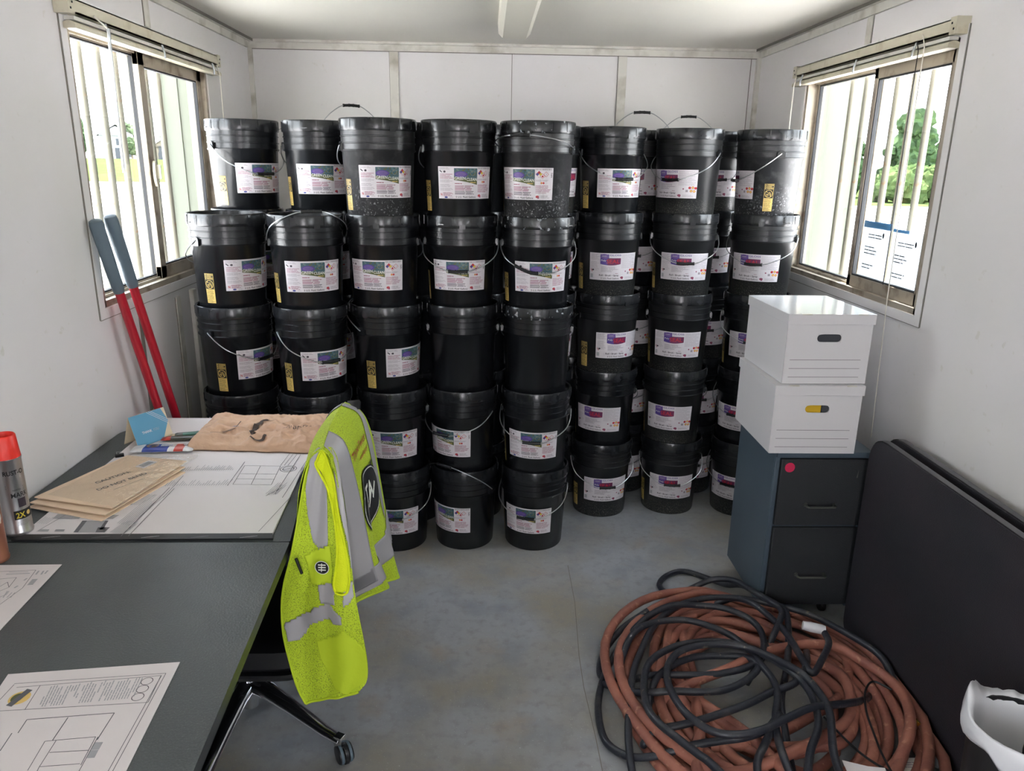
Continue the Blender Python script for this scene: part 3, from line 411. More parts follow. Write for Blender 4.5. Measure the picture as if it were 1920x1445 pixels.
# ---------------------------------------------------------------- windows
def window(name, side, y0=WY0, y1=WY1, full=True):
    xi = XL if side < 0 else XR
    def X(d): return xi+side*d          # d metres outward from the inner wall face
    def bx(m, d0, a, z0, d1, b, z1, mt): m.box(min(X(d0), X(d1)), a, z0, max(X(d0), X(d1)), b, z1, mt)
    root = struct(empty(name, (0, 0, 0)))
    # flush casing board round the opening
    c = MB(); w = .035
    for (a, b, z0, z1) in ((y0-w, y0, WZ0-w, WZ1+w), (y1, y1+w, WZ0-w, WZ1+w), (y0, y1, WZ0-w, WZ0), (y0, y1, WZ1, WZ1+w)):
        bx(c, -.006, a, z0, 0, b, z1, 'wall_paint')
    for (a, b, z0, z1) in ((y0-w-.003, y0-w, WZ0-w, WZ1+w), (y1+w, y1+w+.003, WZ0-w, WZ1+w), (y0-w, y1+w, WZ0-w-.003, WZ0-w)):
        bx(c, -.004, a, z0, 0, b, z1, 'seam')
    c.build('casing', root, smooth=False)
    f = MB(); t = .022
    for (a, b, z0, z1) in ((y0, y0+t, WZ0, WZ1), (y1-t, y1, WZ0, WZ1), (y0, y1, WZ0, WZ0+t), (y0, y1, WZ1-t, WZ1)):
        bx(f, .0, a, z0, .085, b, z1, 'aluminium')
    for dd in (.028, .056):
        bx(f, dd, y0+t, WZ0+t, dd+.003, y1-t, WZ0+t+.010, 'aluminium'); bx(f, dd, y0+t, WZ1-t-.010, dd+.003, y1-t, WZ1-t, 'aluminium')
    f.build('frame', root, smooth=False)
    ym = y0+(y1-y0)*.47
    if side > 0: ym = y0+(y1-y0)*.47
    near_d, far_d = ((.055, .03) if side < 0 else (.03, .055))
    def sash(a, b, d, stile0, stile1, rail, mt):
        s_ = MB()
        bx(s_, d-.011, a, WZ0+t, d+.011, a+stile0, WZ1-t, mt); bx(s_, d-.011, b-stile1, WZ0+t, d+.011, b, WZ1-t, mt)
        bx(s_, d-.011, a, WZ0+t, d+.011, b, WZ0+t+rail, mt); bx(s_, d-.011, a, WZ1-t-rail, d+.011, b, WZ1-t, mt)
        g = MB(); e = .006
        for (p, q, z0, z1) in ((a+stile0, a+stile0+e, WZ0+t+rail, WZ1-t-rail), (b-stile1-e, b-stile1, WZ0+t+rail, WZ1-t-rail), (a+stile0, b-stile1, WZ0+t+rail, WZ0+t+rail+e), (a+stile0, b-stile1, WZ1-t-rail-e, WZ1-t-rail)):
            bx(g, d-.008, p, z0, d+.008, q, z1, 'gasket' if mt == 'aluminium' else 'aluminium')
        so = s_.build('sash', root, smooth=False, bevel=.002); g.build('gasket', so, smooth=False)
        p = MB(); bx(p, d-.002, a+stile0, WZ0+t+rail, d+.002, b-stile1, WZ1-t-rail, 'window_glass'); p.build('pane', so, smooth=False)
        return so
    sash(y0+t, ym+.02, near_d, .012 if side < 0 else .045, .03, .012 if side < 0 else .045, 'aluminium')
    s2 = sash(ym-.03 if side < 0 else ym-.01, y1-t, far_d, .05 if side < 0 else .03, .05 if side < 0 else .02, .05 if side < 0 else .012, 'aluminium')
    if full and side < 0:
        yl = ym-.004; l_ = MB(); pts = []
        for i in range(20):
            a = 2*pi*i/20; pts.append((.014*cos(a), .05*sin(a)))
        tf = Matrix.Translation((X(.016), yl, 1.62)) @ Matrix(((0, 0, 1, 0), (1, 0, 0, 0), (0, 1, 0, 0), (0, 0, 0, 1)))
        l_.prism(pts, 0, .012, 'almond_metal', tf); l_.box(X(.016)+.0, yl+.002, 1.60, X(.016)+.028, yl+.008, 1.655, 'almond_metal')
        l_.build('latch', s2, bevel=.002)
    return root
window('window_1', -1); window('window_2', 1)
window('added_window_3', -1, -1.85, -.55, False); window('added_window_4', 1, -1.85, -.55, False)  # unseen windows behind the camera, added to brighten the room
# sill stains under the right window
def blind(side, label):
    xi = XL if side < 0 else XR
    s = -side
    ya, yb = (2.535, 3.88) if side < 0 else (2.555, 3.87)
    r = empty('window_blind', (xi, ya, 2.13)); tag(r, label, 'blind', 'raised window blinds')
    def bx(m, d0, a, z0, d1, b, z1, mt): m.box(min(s*d0, s*d1), a-ya, z0-2.13, max(s*d0, s*d1), b-ya, z1-2.13, mt)
    m = MB(); bx(m, 0, ya, 2.100, .042, yb, 2.106, 'almond_metal'); bx(m, .038, ya, 2.100, .042, yb, 2.142, 'almond_metal'); bx(m, 0, ya, 2.138, .042, yb, 2.142, 'almond_metal')
    m.build('headrail', r, smooth=False)
    for y in (ya, yb-.03): m = MB(); bx(m, -.0, y-.003, 2.095, .046, y+.032, 2.147, 'almond_metal'); bx(m, .046, y+.006, 2.108, .0475, y+.012, 2.114, 'gasket'); bx(m, .046, y+.018, 2.126, .0475, y+.024, 2.132, 'gasket'); m.build('bracket', r, smooth=False)
    m = MB(); 
    prof = []
    for i in range(10): a = pi*i/9; prof.append((.023+.020*cos(a), .012*sin(a)))
    prof += [(.003, -.010), (.043, -.010)]
    tf = Matrix.Translation((0, .03, 2.068-2.13)) @ Matrix(((s, 0, 0, 0), (0, 0, 1, 0), (0, 1, 0, 0), (0, 0, 0, 1)))
    m.prism(prof, 0, yb-ya-.02, 'almond_metal', tf); m.build('bottom_rail', r, recalc=True)
    m = MB(); bx(m, .006, ya+.04, 2.083, .036, yb-.04, 2.094, 'trim_paint'); m.build('slat_stack', r, smooth=False)
    for y in (ya+.22, (ya+yb)/2, yb-.12):
        m = MB(); m.tube([(s*.046, y-ya, -.03), (s*.05, y-ya+.01, -.06), (s*.046, y-ya+.02, -.075)], .004, 'clear_plastic'); m.build('clip', r)
    if side < 0:
        m = MB(); m.tube([(s*.05, .14, -.02), (s*.07, .18, -.05)], .003, 'cord_white').tube([(s*.072, .182, -.05), (s*.066, .186, -.28), (s*.06, .192, -.50)], [.0055, .0045, .004], 'clear_plastic', 6); m.build('tilt_wand', r)
        m = MB(); m.tube([(s*.045, 1.29, -.03), (s*.05, 1.31, -.07), (s*.048, 1.312, -.60)], .0022, 'cord_white'); m.build('lift_cord', r)
    else:
        m = MB(); m.tube([(s*.045, .19, -.01), (s*.055, .15, -.05), (s*.05, .145, -.9), (s*.02, .16, -1.45)], .0018, 'cord_white'); m.build('lift_cord', r)
        m = MB(); m.tube([(s*.05, .21, -.03), (s*.052, .19, -.06), (s*.05, .19, -.86)], .0018, 'dark_steel'); m.build('tilt_cord', r)
        m = MB(); m.tube([(s*.045, 1.27, -.03), (s*.05, 1.28, -.07), (s*.048, 1.285, -.50)], .003, 'cord_white'); m.build('lift_cord', r)
blind(-1, 'raised blind with clear wand on the left-hand window behind the red-handled cutter')
blind(1, 'raised blind over the right-hand window above the white file boxes')
# security bars and shutters outside
for side, ys, lab in ((-1, (2.95, 3.087, 3.222, 3.355, 3.49, 3.62), 'left'), (1, (2.985, 3.115, 3.243, 3.37, 3.51, 3.645), 'right')):
    x = -1.455 if side < 0 else 1.675
    r = empty('window_grille', (x, ys[0], 1.1)); tag(r, 'pale vertical security bars outside the %s-hand window' % lab, 'window bars', 'security bars outside the windows')
    for y in ys: MB().lathe([(0, 0), (.0135, 0), (.0135, 1.15), (0, 1.15)], 'bar_paint', 12).build('bar', r, loc=(0, y-ys[0], 0))
    xw = (XL-.09 if side < 0 else XR+.09)-x
    MB().box(-.006, -.3, .0, .006, ys[-1]-ys[0]+.16, .03, 'bar_paint').box(-.006, -.3, 1.12, .006, ys[-1]-ys[0]+.16, 1.15, 'bar_paint').box(min(0, xw), -.3, 0, max(0, xw), -.285, .03, 'bar_paint').box(min(0, xw), ys[-1]-ys[0]+.145, 1.12, max(0, xw), ys[-1]-ys[0]+.16, 1.15, 'bar_paint').build('rail', r, smooth=False)
    r = MB()
    if side < 0: r.box(-1.535, 3.815, 1.06, -1.394, 3.84, 2.15, 'shutter_paint').box(-1.535, 3.80, 1.06, -1.525, 3.815, 2.15, 'shutter_paint').box(-1.45, 3.808, 1.06, -1.445, 3.815, 2.15, 'shutter_paint')
    else: r.box(1.611, 3.815, 1.06, 1.83, 3.84, 2.15, 'shutter_paint').box(1.82, 3.80, 1.06, 1.83, 3.815, 2.15, 'shutter_paint')
    tag(r.build('window_shutter', smooth=False), 'cream metal shutter standing open outside the %s-hand window' % lab, 'shutter')
# permit notices taped up outside the right window
for i, (ya, yb, z0, z1, lab) in enumerate(((2.90, 3.115, 1.15, 1.475, 'white printed notice under blue tape on right-hand window, its tape reaching higher'), (2.66, 2.885, 1.15, 1.462, 'white printed notice on right-hand window nearest the casing, without a bright blue strip'))):
    a = Art(.3); w, h = yb-ya, z1-z0
    a.rect(0, 0, w, h, 'notice_paper', 0)
    if i == 0: a.rect(-.004, h-.022, w+.004, h+.004, 'tub_blue', 1)
    else: a.rect(.0, h-.010, w*.5, h+.002, 'tub_blue', 1)
    for (u0, u1, v0, v1, n) in ((.2, .8, .80, .87, 2), (.12, .6, .60, .72, 3), (.1, .55, .42, .5, 2), (.1, .85, .2, .3, 2)): a.lines(u0*w, u1*w, v0*h, v1*h, n, 'black_ink', 1, .35)
    a.ell(.75*w, .86*h, .007, .011, 'black_ink', 1)
    x = XR+.0345
    o = a.build('notice_sheet', lambda u, v, l, yb=yb, z0=z0, x=x: (x-.0004*l, yb-u, z0+v)); tag(o, lab, 'notice', 'notices on the right window')

# ---------------------------------------------------------------- buckets
def rb(z): return .1305+.0122*(z/.262)
BODY = [(0, .004), (.118, .004), (.122, 0), (.128, 0), (.1305, .006), (.1425, .258), (.1485, .2635), (.1490, .2665), (.1450, .269), (.1452, .2885), (.1488, .290), (.1488, .2935), (.1452, .295), (.1455, .3150), (.1485, .3165), (.1485, .3195), (.1455, .321), (.146, .341)]
LID = [(.1462, .339), (.1500, .3375), (.1517, .341), (.1520, .352), (.1515, .3785), (.1500, .3835), (.1460, .3845), (.1420, .3815), (.1410, .3655), (.1380, .3638), (0, .3638)]
def wrap(r0, a0, off=.0007):
    def fn(u, v, l):
        r = rb(v)+off+l*.00028; a = a0+u/r0; return (r*sin(a), -r*cos(a), v)
    return fn
def label_art(kind):
    a = Art(.012); random.seed(5); W, Hh = .232, .122; z0 = .088
    def R(x0, y0, x1, y1, m, l=1): a.rect(-W/2+x0*W, z0+y0*Hh, -W/2+x1*W, z0+y1*Hh, m, l)
    def U(x): return -W/2+x*W
    def V(y): return z0+y*Hh
    R(0, 0, 1, 1, 'label_paper', 0)
    if kind == 'a':
        # left column
        a.lines(U(.02), U(.26), V(.90), V(.97), 2, 'ink_grey', 1, .3)
        a.line((U(.03), V(.88)), (U(.07), V(.82)), .004, 'ink_dark'); a.ell(U(.12), V(.84), .005, .004, 'ink_dark')
        for (t, b) in ((.78, .62), (.60, .50), (.46, .36), (.34, .24)): a.lines(U(.03), U(.27), V(t), V(b), 4 if t > .7 else 3, 'ink_grey' if t < .7 else 'ink_wine', 1, .32)
        a.text('N', U(.035), V(.09), .008, .010, 'ink_red', 1, .03); a.lines(U(.085), U(.27), V(.20), V(.08), 4, 'ink_wine', 1, .45)
        a.ell(U(.14), V(.045), .007, .0032, 'blue'); a.lines(U(.2), U(.27), V(.06), V(.03), 1, 'ink_grey')
        # picture
        x0, x1 = .285, .685
        slope = lambda u: V(.58)-(u-U(x0))/(U(x1)-U(x0))*.14*Hh + .02*Hh*sin((u-U(x0))/(U(x1)-U(x0))*pi)
        a.fill(U(x0), U(x1), slope, lambda u: V(.95), 'olive', 1)
        a.fill(U(x0), U(x1), lambda u: V(.67)-(u-U(x0))*.1, lambda u: V(.95), 'pic_teal', 2)
        for i in range(26):
            u = random.uniform(x0+.03, x1-.03); v = random.uniform(.70, .93); a.ell(U(u), V(v), .004*random.random()+.002, .003, random.choice(['pic_teal2', 'pic_grey', 'olive']), 3, 8)
        a.ell(U(.40), V(.76), .026, .012, 'purple', 4); a.ell(U(.40), V(.765), .020, .008, 'purple2', 5); a.lines(U(.35), U(.45), V(.79), V(.74), 2, 'purple', 6, .35)
        a.ring(U(.60), V(.80), .008, .010, 'pic_grey', 4)
        a.text('GREEN', U(.292), V(.595), .043, .0115, 'lettering', 6, .012); a.text('CLEAN', U(.490), V(.565), .043, .0115, 'lettering', 6, .012)
        a.lines(U(.56), U(.67), V(.53), V(.49), 1, 'gold', 5, .5)
        for (t, b, m) in ((.50, .45, 'ink_wine'), (.42, .26, 'ink_wine'), (.25, .13, 'ink_dark')): a.lines(U(.295), U(.45 if t == .5 else .68), V(t), V(b), 1 if t == .5 else (4 if t == .42 else 3), m, 1, .45)
        a.text('5 U.S. Fluid Gallons', U(.31), V(.035), .082, .0068, 'ink_dark', 2, .02)
        # right column
        for i in range(26): R(.70+i*.0108, .925, .70+i*.0108+random.uniform(.002, .007), .975, 'ink_dark')
        cx, cy, r = U(.755), V(.80), .0125
        for (dx, dy, m) in ((0, 1, 'ink_red'), (-1, 0, 'blue'), (1, 0, 'yellow'), (0, -1, 'label_paper')): a.diamond(cx+dx*r/2, cy+dy*r/2, r/2*.94, m, 3)
        a.diamond(cx, cy, r*1.06, 'ink_red', 2)
        for (x, y) in ((.815, .74), (.875, .80)): a.diamond(U(x), V(y), .0105, 'ink_red', 1); a.diamond(U(x), V(y), .0088, 'label_paper', 2)
        a.text('!', U(.872), V(.765), .0016, .008, 'ink_dark', 3, .02); a.ell(U(.815), V(.735), .004, .004, 'ink_red', 3)
        a.text('NPG', U(.985), V(.70), .018, .006, 'ink_dark', 1, .02, pi/2)
        a.ell(U(.80), V(.53), .004, .004, 'orange'); a.ell(U(.835), V(.53), .004, .004, 'ink_red'); a.lines(U(.70), U(.97), V(.63), V(.58), 2, 'ink_grey')
        a.lines(U(.70), U(.97), V(.46), V(.20), 7, 'ink_wine', 1, .35)
        a.ell(U(.735), V(.10), .007, .005, 'ink_red'); R(.735, .04, .765, .10, 'ink_wine', 2); a.lines(U(.79), U(.97), V(.15), V(.05), 3, 'ink_grey')
    else:
        for (t, b, n) in ((.96, .74, 6), (.68, .34, 9)): a.lines(U(.02), U(.21), V(t), V(b), n, 'ink_grey', 1, .22)
        a.lines(U(.64), U(.985), V(.96), V(.44), 12, 'ink_grey', 1, .2)
        a.line((U(.03), V(.40)), (U(.06), V(.30)), .003, 'ink_red'); a.ell(U(.075), V(.37), .005, .004, 'ink_dark'); R(.02, .08, .075, .22, 'paper_grey')
        a.fill(U(.22), U(.385), lambda u: V(.80), lambda u: V(.955), 'purple', 1); a.ell(U(.30), V(.88), .020, .011, 'purple2', 2); a.lines(U(.25), U(.35), V(.91), V(.86), 2, 'lettering', 3, .22)
        a.text('GLOSS', U(.395), V(.895), .052, .0078, 'purple', 2, .012)
        f = lambda u: V(.60)-.05*Hh*sin((u-U(.22))/(U(.62)-U(.22))*pi)
        a.fill(U(.22), U(.62), f, lambda u: V(.82), 'plum', 1); a.fill(U(.22), U(.36), f, lambda u: V(.80), 'purple', 2)
        a.text('SEAL', U(.335), V(.63), .060, .0175, 'crimson', 4, .012); a.text('Poly', U(.235), V(.70), .022, .008, 'lettering', 4)
        a.lines(U(.24), U(.60), V(.51), V(.30), 5, 'ink_grey', 1, .35, .5)
        a.lines(U(.52), U(.58), V(.27), V(.24), 1, 'ink_wine')
        a.text('Roll \u2022 Brush \u2022 Spray', U(.20), V(.155), .092, .0075, 'ink_dark', 2, .02)
        a.text('5 U.S. Fluid Gallons', U(.24), V(.045), .084, .0066, 'ink_dark', 2, .012)
        a.ell(U(.665), V(.10), .008, .005, 'ink_wine'); R(.66, .04, .69, .09, 'ink_wine', 2); a.lines(U(.73), U(.97), V(.13), V(.04), 3, 'ink_grey', 1, .25)
        for (x, y, m) in ((.86, .37, 'ink_red'), (.92, .38, 'orange'), (.975, .36, 'ink_red'), (.89, .26, 'orange'), (.95, .25, 'orange')): a.ell(U(x), V(y), .0062, .0055, m, 1); a.ell(U(x), V(y), .0035, .003, 'gold' if m == 'orange' else 'crimson', 2)
        a.ell(U(.74), V(.33), .0035, .003, 'ink_wine'); R(.785, .22, .83, .30, 'ink_grey')
    return a.build('label', wrap(.138, 0))
def warning_art():
    a = Art(.012); random.seed(6); W, z0, Hh = .040, .038, .118
    U = lambda x: -W/2+x*W
    V = lambda y: z0+y*Hh
    a.rect(U(0), V(0), U(1), V(1), 'gold', 0); a.rect(U(.03), V(.475), U(.97), V(.80), 'warn_black', 1)
    for (y, t) in ((.935, 'WARNING'), (.87, 'AVISO'), (.805, 'WARNING')):
        a.rect(U(.03), V(y), U(.97), V(y+.057), 'warn_black', 1); a.text(t, U(.26), V(y+.010), .027 if t == 'WARNING' else .021, .0045, 'gold', 2, .02); a.add([(U(.06), V(y+.008)), (U(.20), V(y+.008)), (U(.13), V(y+.05))], [(0, 1, 2)], 'gold', 2)
    c = (0, V(.637)); a.ring(c[0], c[1], .0150, .0168, 'gold', 2)
    a.line((c[0]-.011, c[1]+.011), (c[0]+.011, c[1]-.011), .0022, 'gold', 2)
    a.rect(-.010, c[1]-.010, -.001, c[1]-.001, 'gold', 2); a.rect(-.0085, c[1]-.0085, -.0025, c[1]-.0035, 'warn_black', 3); a.ring(.003, c[1]+.003, .003, .0045, 'gold', 2, 14); a.ring(.008, c[1]-.003, .002, .0032, 'gold', 2, 14)
    for (t, b, n, j) in ((.46, .31, 5, .2), (.30, .16, 5, .3), (.15, .02, 5, .4)): a.lines(U(.06), U(.94), V(t), V(b), n, 'warn_black', 1, .34, j)
    return a.build('warning_label', wrap(.137, 0))
proto = {}
def keep(o): me = o.data; bpy.data.objects.remove(o); return me
proto['a'] = keep(label_art('a')); proto['b'] = keep(label_art('b')); proto['w'] = keep(warning_art())
for nm, mt in (('plain', 'bucket_plastic'), ('speck', 'bucket_speckled'), ('dust_sheen', 'bucket_dust_and_sheen')):
    m = MB(); m.lathe(BODY, mt, 44)
    proto[nm] = keep(m.build('body', angle=50))
def lid_mesh(mt):
    m = MB(); m.lathe(LID, mt, 44)
    for i in range(14):
        a = 2*pi*i/14+.1; tf = Matrix.Rotation(a, 4, 'Z'); m.box(.1512, -.0012, .345, .1532, .0012, .379, mt, tf); 
        if i % 3 == 0: m.box(.1512, .004, .350, .1530, .03, .353, mt, tf)
    tf = Matrix.Rotation(-1.45, 4, 'Z'); m.box(.1508, -.012, .3345, .1535, .012, .352, mt, tf)
    return keep(m.build('lid', angle=40))
proto['lid'] = lid_mesh('lid_plastic'); proto['lid2'] = lid_mesh('lid_smeared')
m = MB(); 
e = []
for i in range(14): a = pi*i/13; e.append((.017*cos(a), .283+.014*sin(a)))
e += [(-.017, .262), (.017, .262)]
m.prism(e, .143, .154, 'lid_plastic', Matrix(((0, 0, 1, 0), (1, 0, 0, 0), (0, 1, 0, 0), (0, 0, 0, 1)))); m.box(.146, -.019, .2655, .1515, .019, .290, 'lid_plastic')
proto['ear'] = keep(m.build('ear', recalc=True))
EARZ = .283
def handle_mesh(t, slide=0):
    t = radians(t)
    base = [(.1555, -.0), (.1565, .018), (.155, .060), (.142, .104), (.108, .146), (.056, .183), (.02, .190), (-.02, .190), (-.056, .183), (-.108, .146), (-.142, .104), (-.155, .060), (-.1565, .018), (-.1555, 0)]
    f = lambda p: Vector((p[0], -p[1]*sin(t), EARZ+p[1]*cos(t)))
    pts = smooth_path([f(p) for p in base], 4)
    w = MB(); w.tube(pts, .0022, 'wire', 6)
    a = [f((.1555, 0)), f((.148, 0))]; w.tube(a, .0022, 'wire', 6); w.tube([f((-.1555, 0)), f((-.148, 0))], .0022, 'wire', 6)
    me = keep(w.build('handle'))
    i0 = len(pts)//2-4+slide*3; g = MB(); seg = pts[i0:i0+9]; g.tube(seg, .0065, 'grip', 10); 
    for q in (seg[0], seg[-1], seg[3], seg[5]): g.tube([q-Vector((.0025, 0, 0)), q+Vector((.0025, 0, 0))], .0076, 'grip', 10)
    return me, keep(g.build('grip'))
handles = {}
def add_bucket(x, y, lvl, rot, kind, look, tilt, label, group, lid='lid', slide=0, turn_right=False):
    r = empty('plastic_bucket', (x, y, lvl*.364), radians(rot)); tag(r, label, 'bucket', group)
    def part(n, me, par, rz=0):
        o = bpy.data.objects.new(n, me); col.objects.link(o); o.parent = par; o.rotation_euler = (0, 0, rz); return o
    part('body', proto[look], r); part('lid', proto[lid], r)
    for s in (0, pi): part('ear', proto['ear'], r, s)
    lb = part('label', proto[kind], r); lb['label'] = 'white printed product label'
    for s in ((radians(77),) if turn_right else (radians(-76),)): w = part('warning_label', proto['w'], r, s); w['label'] = 'gold and black warning sticker'
    if (tilt, slide) not in handles: handles[(tilt, slide)] = handle_mesh(tilt, slide)
    hm, gm = handles[(tilt, slide)]
    h = part('handle', hm, r); part('grip', gm, h)
STK = {1: [(-1.045, 3.13)]*4, 2: [(-.728, 3.12)]*4, 3: [(-.402, 3.185), (-.408, 3.18), (-.424, 3.18), (-.427, 3.18), (-.434, 3.17)],
       4: [(-.094, 3.20), (-.100, 3.20), (-.100, 3.20), (-.106, 3.20), (-.114, 3.19)], 5: [(.226, 3.19), (.224, 3.18), (.219, 3.18), (.212, 3.18), (.203, 3.18)],
       6: [(.581, 3.53), (.583, 3.53), (.575, 3.53), (.565, 3.53), (.558, 3.53)], 7: [(.941, 3.56), (.930, 3.55), (.926, 3.55), (.922, 3.55), (.914, 3.55)],
       8: [(1.295, 3.53), (1.293, 3.53), (1.290, 3.53), (1.290, 3.53), (1.280, 3.53)]}
# per stack, from the floor up: (label turn, kind, look, handle tilt, lid, slide, words)
F, Bk = 128, -128
INFO = {1: [(30, 'a', 'plain', F), (30, 'a', 'plain', F), (45, 'a', 'plain', F), (38, 'a', 'plain', -126)],
 2: [(15, 'a', 'plain', F), (15, 'a', 'plain', F), (27, 'a', 'plain', F), (9, 'a', 'plain', 52)],
 3: [(-8, 'a', 'plain', F), (-3, 'a', 'plain', Bk), (45, 'a', 'plain', -58), (-17, 'a', 'plain', Bk), (15, 'a', 'dust_sheen', Bk)],
 4: [(-38, 'a', 'plain', 50), (-35, 'a', 'plain', 118), (180, 'a', 'plain', F), (-5, 'a', 'plain', F), (13, 'a', 'plain', Bk)],
 5: [(-14, 'a', 'plain', F), (-6, 'a', 'plain', F), (180, 'a', 'plain', F), (9, 'a', 'plain', F), (-21, 'a', 'dust_sheen', 76)],
 6: [(16, 'b', 'speck', F), (-13, 'b', 'plain', Bk), (30, 'b', 'speck', Bk), (14, 'b', 'speck', Bk), (25, 'a', 'plain', F)],
 7: [(8, 'b', 'speck', F), (-7, 'b', 'speck', Bk), (2, 'b', 'speck', Bk), (6, 'b', 'speck', F), (-28, 'b', 'speck', F)],
 8: [(-18, 'b', 'speck', F), (-18, 'b', 'plain', F), (0, 'b', 'plain', F), (-12, 'b', 'speck', F), (-72, 'b', 'dust_sheen', F)]}
WORDS = {(1, 4): 'with its rim in front of the left window sill', (2, 4): 'with its handle lying up on the lid', (3, 5): 'with a painted grey reflection on its speckled side', (3, 3): 'with its label turned to the right', (4, 3): 'turned so no label shows', (5, 3): 'turned so no label shows',
 (4, 5): 'with its whole label showing and no handle in front', (5, 5): 'with white smears and its handle resting round the rim', (5, 4): 'with its black grip slid to the left of the label', (4, 4): 'with its black grip across the label', (6, 5): 'with a green and purple label', (7, 5): 'with pale crusted drips under its red and purple label', (8, 5): 'with its gold warning sticker facing out', (4, 1): 'with its handle raised over the lid'}
ORD = ['first', 'second', 'third', 'fourth', 'fifth', 'sixth', 'seventh', 'eighth']
LV5 = ['on the floor', 'second up', 'at mid height', 'second from top', 'topmost']
LV4 = ['on the floor', 'second up', 'third up', 'topmost']
for c, pts in STK.items():
    for i, (x, y) in enumerate(pts):
        turn, kind, look, tilt = INFO[c][i]
        w = WORDS.get((c, i+1))
        lv = (LV4 if c < 3 else LV5)[i]
        lab = f'black bucket {lv} in the {ORD[c-1]} front stack from left' if not w else f'black bucket {w}, {lv}, {ORD[c-1]} front stack'
        if len(lab.split()) > 16: lab = f'black bucket {w}, {ORD[c-1]} front stack'
        add_bucket(x, y, i, turn-math.degrees(atan2(x, y)), kind, look, tilt, lab, 'stacked black buckets', 'lid2' if (c, i) in ((5, 4), (5, 3), (5, 2)) else 'lid', 2 if (c, i) == (5, 3) else 0, (c, i) == (8, 4))
BACK = [((-1.05, 3.445), 32, 'a', F, 'behind the first front stack'), ((-.725, 3.435), 5, 'a', Bk, 'behind the second front stack'), ((-.64, 3.77), 20, 'a', 4, 'in the third row behind the second and third stacks'),
        ((-.35, 3.475), 180, 'a', F, 'behind the third and fourth front stacks'), ((-.045, 3.51), 180, 'a', F, 'behind the fourth and fifth front stacks'),
        ((.262, 3.495), 60, 'b', Bk, 'behind the gap of the fifth and sixth stacks'), ((.44, 3.825), 180, 'b', F, 'in the third row beside the sixth front stack'), ((.745, 3.83), 0, 'b', -7, 'behind the gap of the sixth and seventh stacks'),
        ((1.105, 3.815), 12, 'b', F, 'behind the gap of the seventh and eighth stacks'), ((1.05, 4.135), 0, 'b', 3, 'in the third row behind the seventh stack')]
for (x, y), turn, kind, tilt, words in BACK:
    for i in range(5):
        t = tilt if (i == 4 or tilt in (F, Bk)) else Bk
        if tilt not in (F, Bk) and i < 4: t = F
        w = words
        up = ', handle raised' if (i == 4 and tilt not in (F, Bk)) else ''
        add_bucket(x+.004*((i*7) % 3-1), y, i, turn-math.degrees(atan2(x, y)), kind, 'plain' if (kind == 'a' or i % 2) else 'speck', t, f'black bucket {LV5[i]} {w}{up}', 'black buckets in the rows behind')

# ---------------------------------------------------------------- desks at the left wall
DZ = .74
def rounded(poly, rad, n=6):
    out = []; N = len(poly)
    for i, p in enumerate(poly):
        r = rad[i] if isinstance(rad, (list, tuple)) else rad
        if r <= 0: out.append(tuple(p)); continue
        p = Vector(p); a = (Vector(poly[i-1])-p).normalized(); b = (Vector(poly[(i+1) % N])-p).normalized()
        s = p+a*r; e = p+b*r
        for k in range(n+1):
            t = k/n; out.append(tuple(s*(1-t)**2+p*2*t*(1-t)+e*t*t))
    return out
def desk(name, poly, label, panels):
    cx, cy = poly[0]; r = empty(name, (cx, cy, 0)); tag(r, label, 'desk')
    L = [(x-cx, y-cy) for x, y in poly]; m = MB(); m.prism(L, DZ-.030, DZ, 'desk_edge', mtop='desk_laminate')
    m.build('desktop', r, bevel=.003)
    for (x0, y0, x1, y1) in panels: MB().box(x0-cx, y0-cy, 0, x1-cx, y1-cy, DZ-.030, 'desk_side').build('side_panel', r, smooth=False, bevel=.002)
    q = panels[0]; p2 = panels[1]
    MB().box(q[0]-cx+.02, q[3]-cy, .30, q[0]-cx+.038, p2[1]-cy, DZ-.030, 'desk_side').build('back_panel', r, smooth=False)
    e = MB(); 
    return r
P_NEAR = rounded([(XL+.003, .20), (-.425, .20), (-.500, 1.758), (XL+.003, 1.758)], [0, .03, .004, 0])
P_FAR = rounded([(XL+.003, 1.762), (-.500, 1.762), (-.62, 2.735), (-1.15, 2.735), (XL+.003, 2.58)], [0, .004, .05, .12, .03])
desk('office_desk', P_NEAR, 'dark grey desk under the loose drawings at bottom left', [(XL+.01, .25, -.55, .275), (XL+.01, 1.725, -1.0, 1.75)])
desk('office_desk', P_FAR, 'dark grey desk holding the large plan set, envelopes and paper parcel', [(XL+.01, 1.775, -1.0, 1.80), (XL+.12, 2.60, -.75, 2.625)])

# plan set
r = empty('plan_set', (-.87, 1.8, DZ+.001)); tag(r, 'thick set of large white plans with black binding strip along its near edge', 'plans')
OX, OY, OZ = -.87, 1.8, DZ+.001
sheet = [(-1.19, 1.778), (-.553, 1.790), (-.600, 2.72), (-1.215, 2.72)]
m = MB(); tf = Matrix.Translation((-OX, -OY, 0))
for i in range(4): m.prism([(x+random.uniform(-.002, .002), y+random.uniform(-.002, .003)) for x, y in sheet], .0010*i, .0010*i+.0009, 'paper', tf)
m.build('sheets', r, smooth=False)
m = MB().prism([(-1.2, 1.762), (-.545, 1.769), (-.553, 1.797), (-1.195, 1.792)], .0002, .0046, 'black_ink', tf); bs = m.build('binding_strip', r, smooth=False, bevel=.001)
a = Art(.5)
for i in range(5):
    x = -1.10+i*.125; y = 1.7765; a.text('plans', x-OX, y-OY-.002, .045, .008, 'paper_grey' if i % 2 == 0 else 'paper_dark', 1); a.line((x-OX, y-OY-.006), (x-OX+.05, y-OY-.004), .0015, 'paper_dark')
a = None
g = Art(.5)
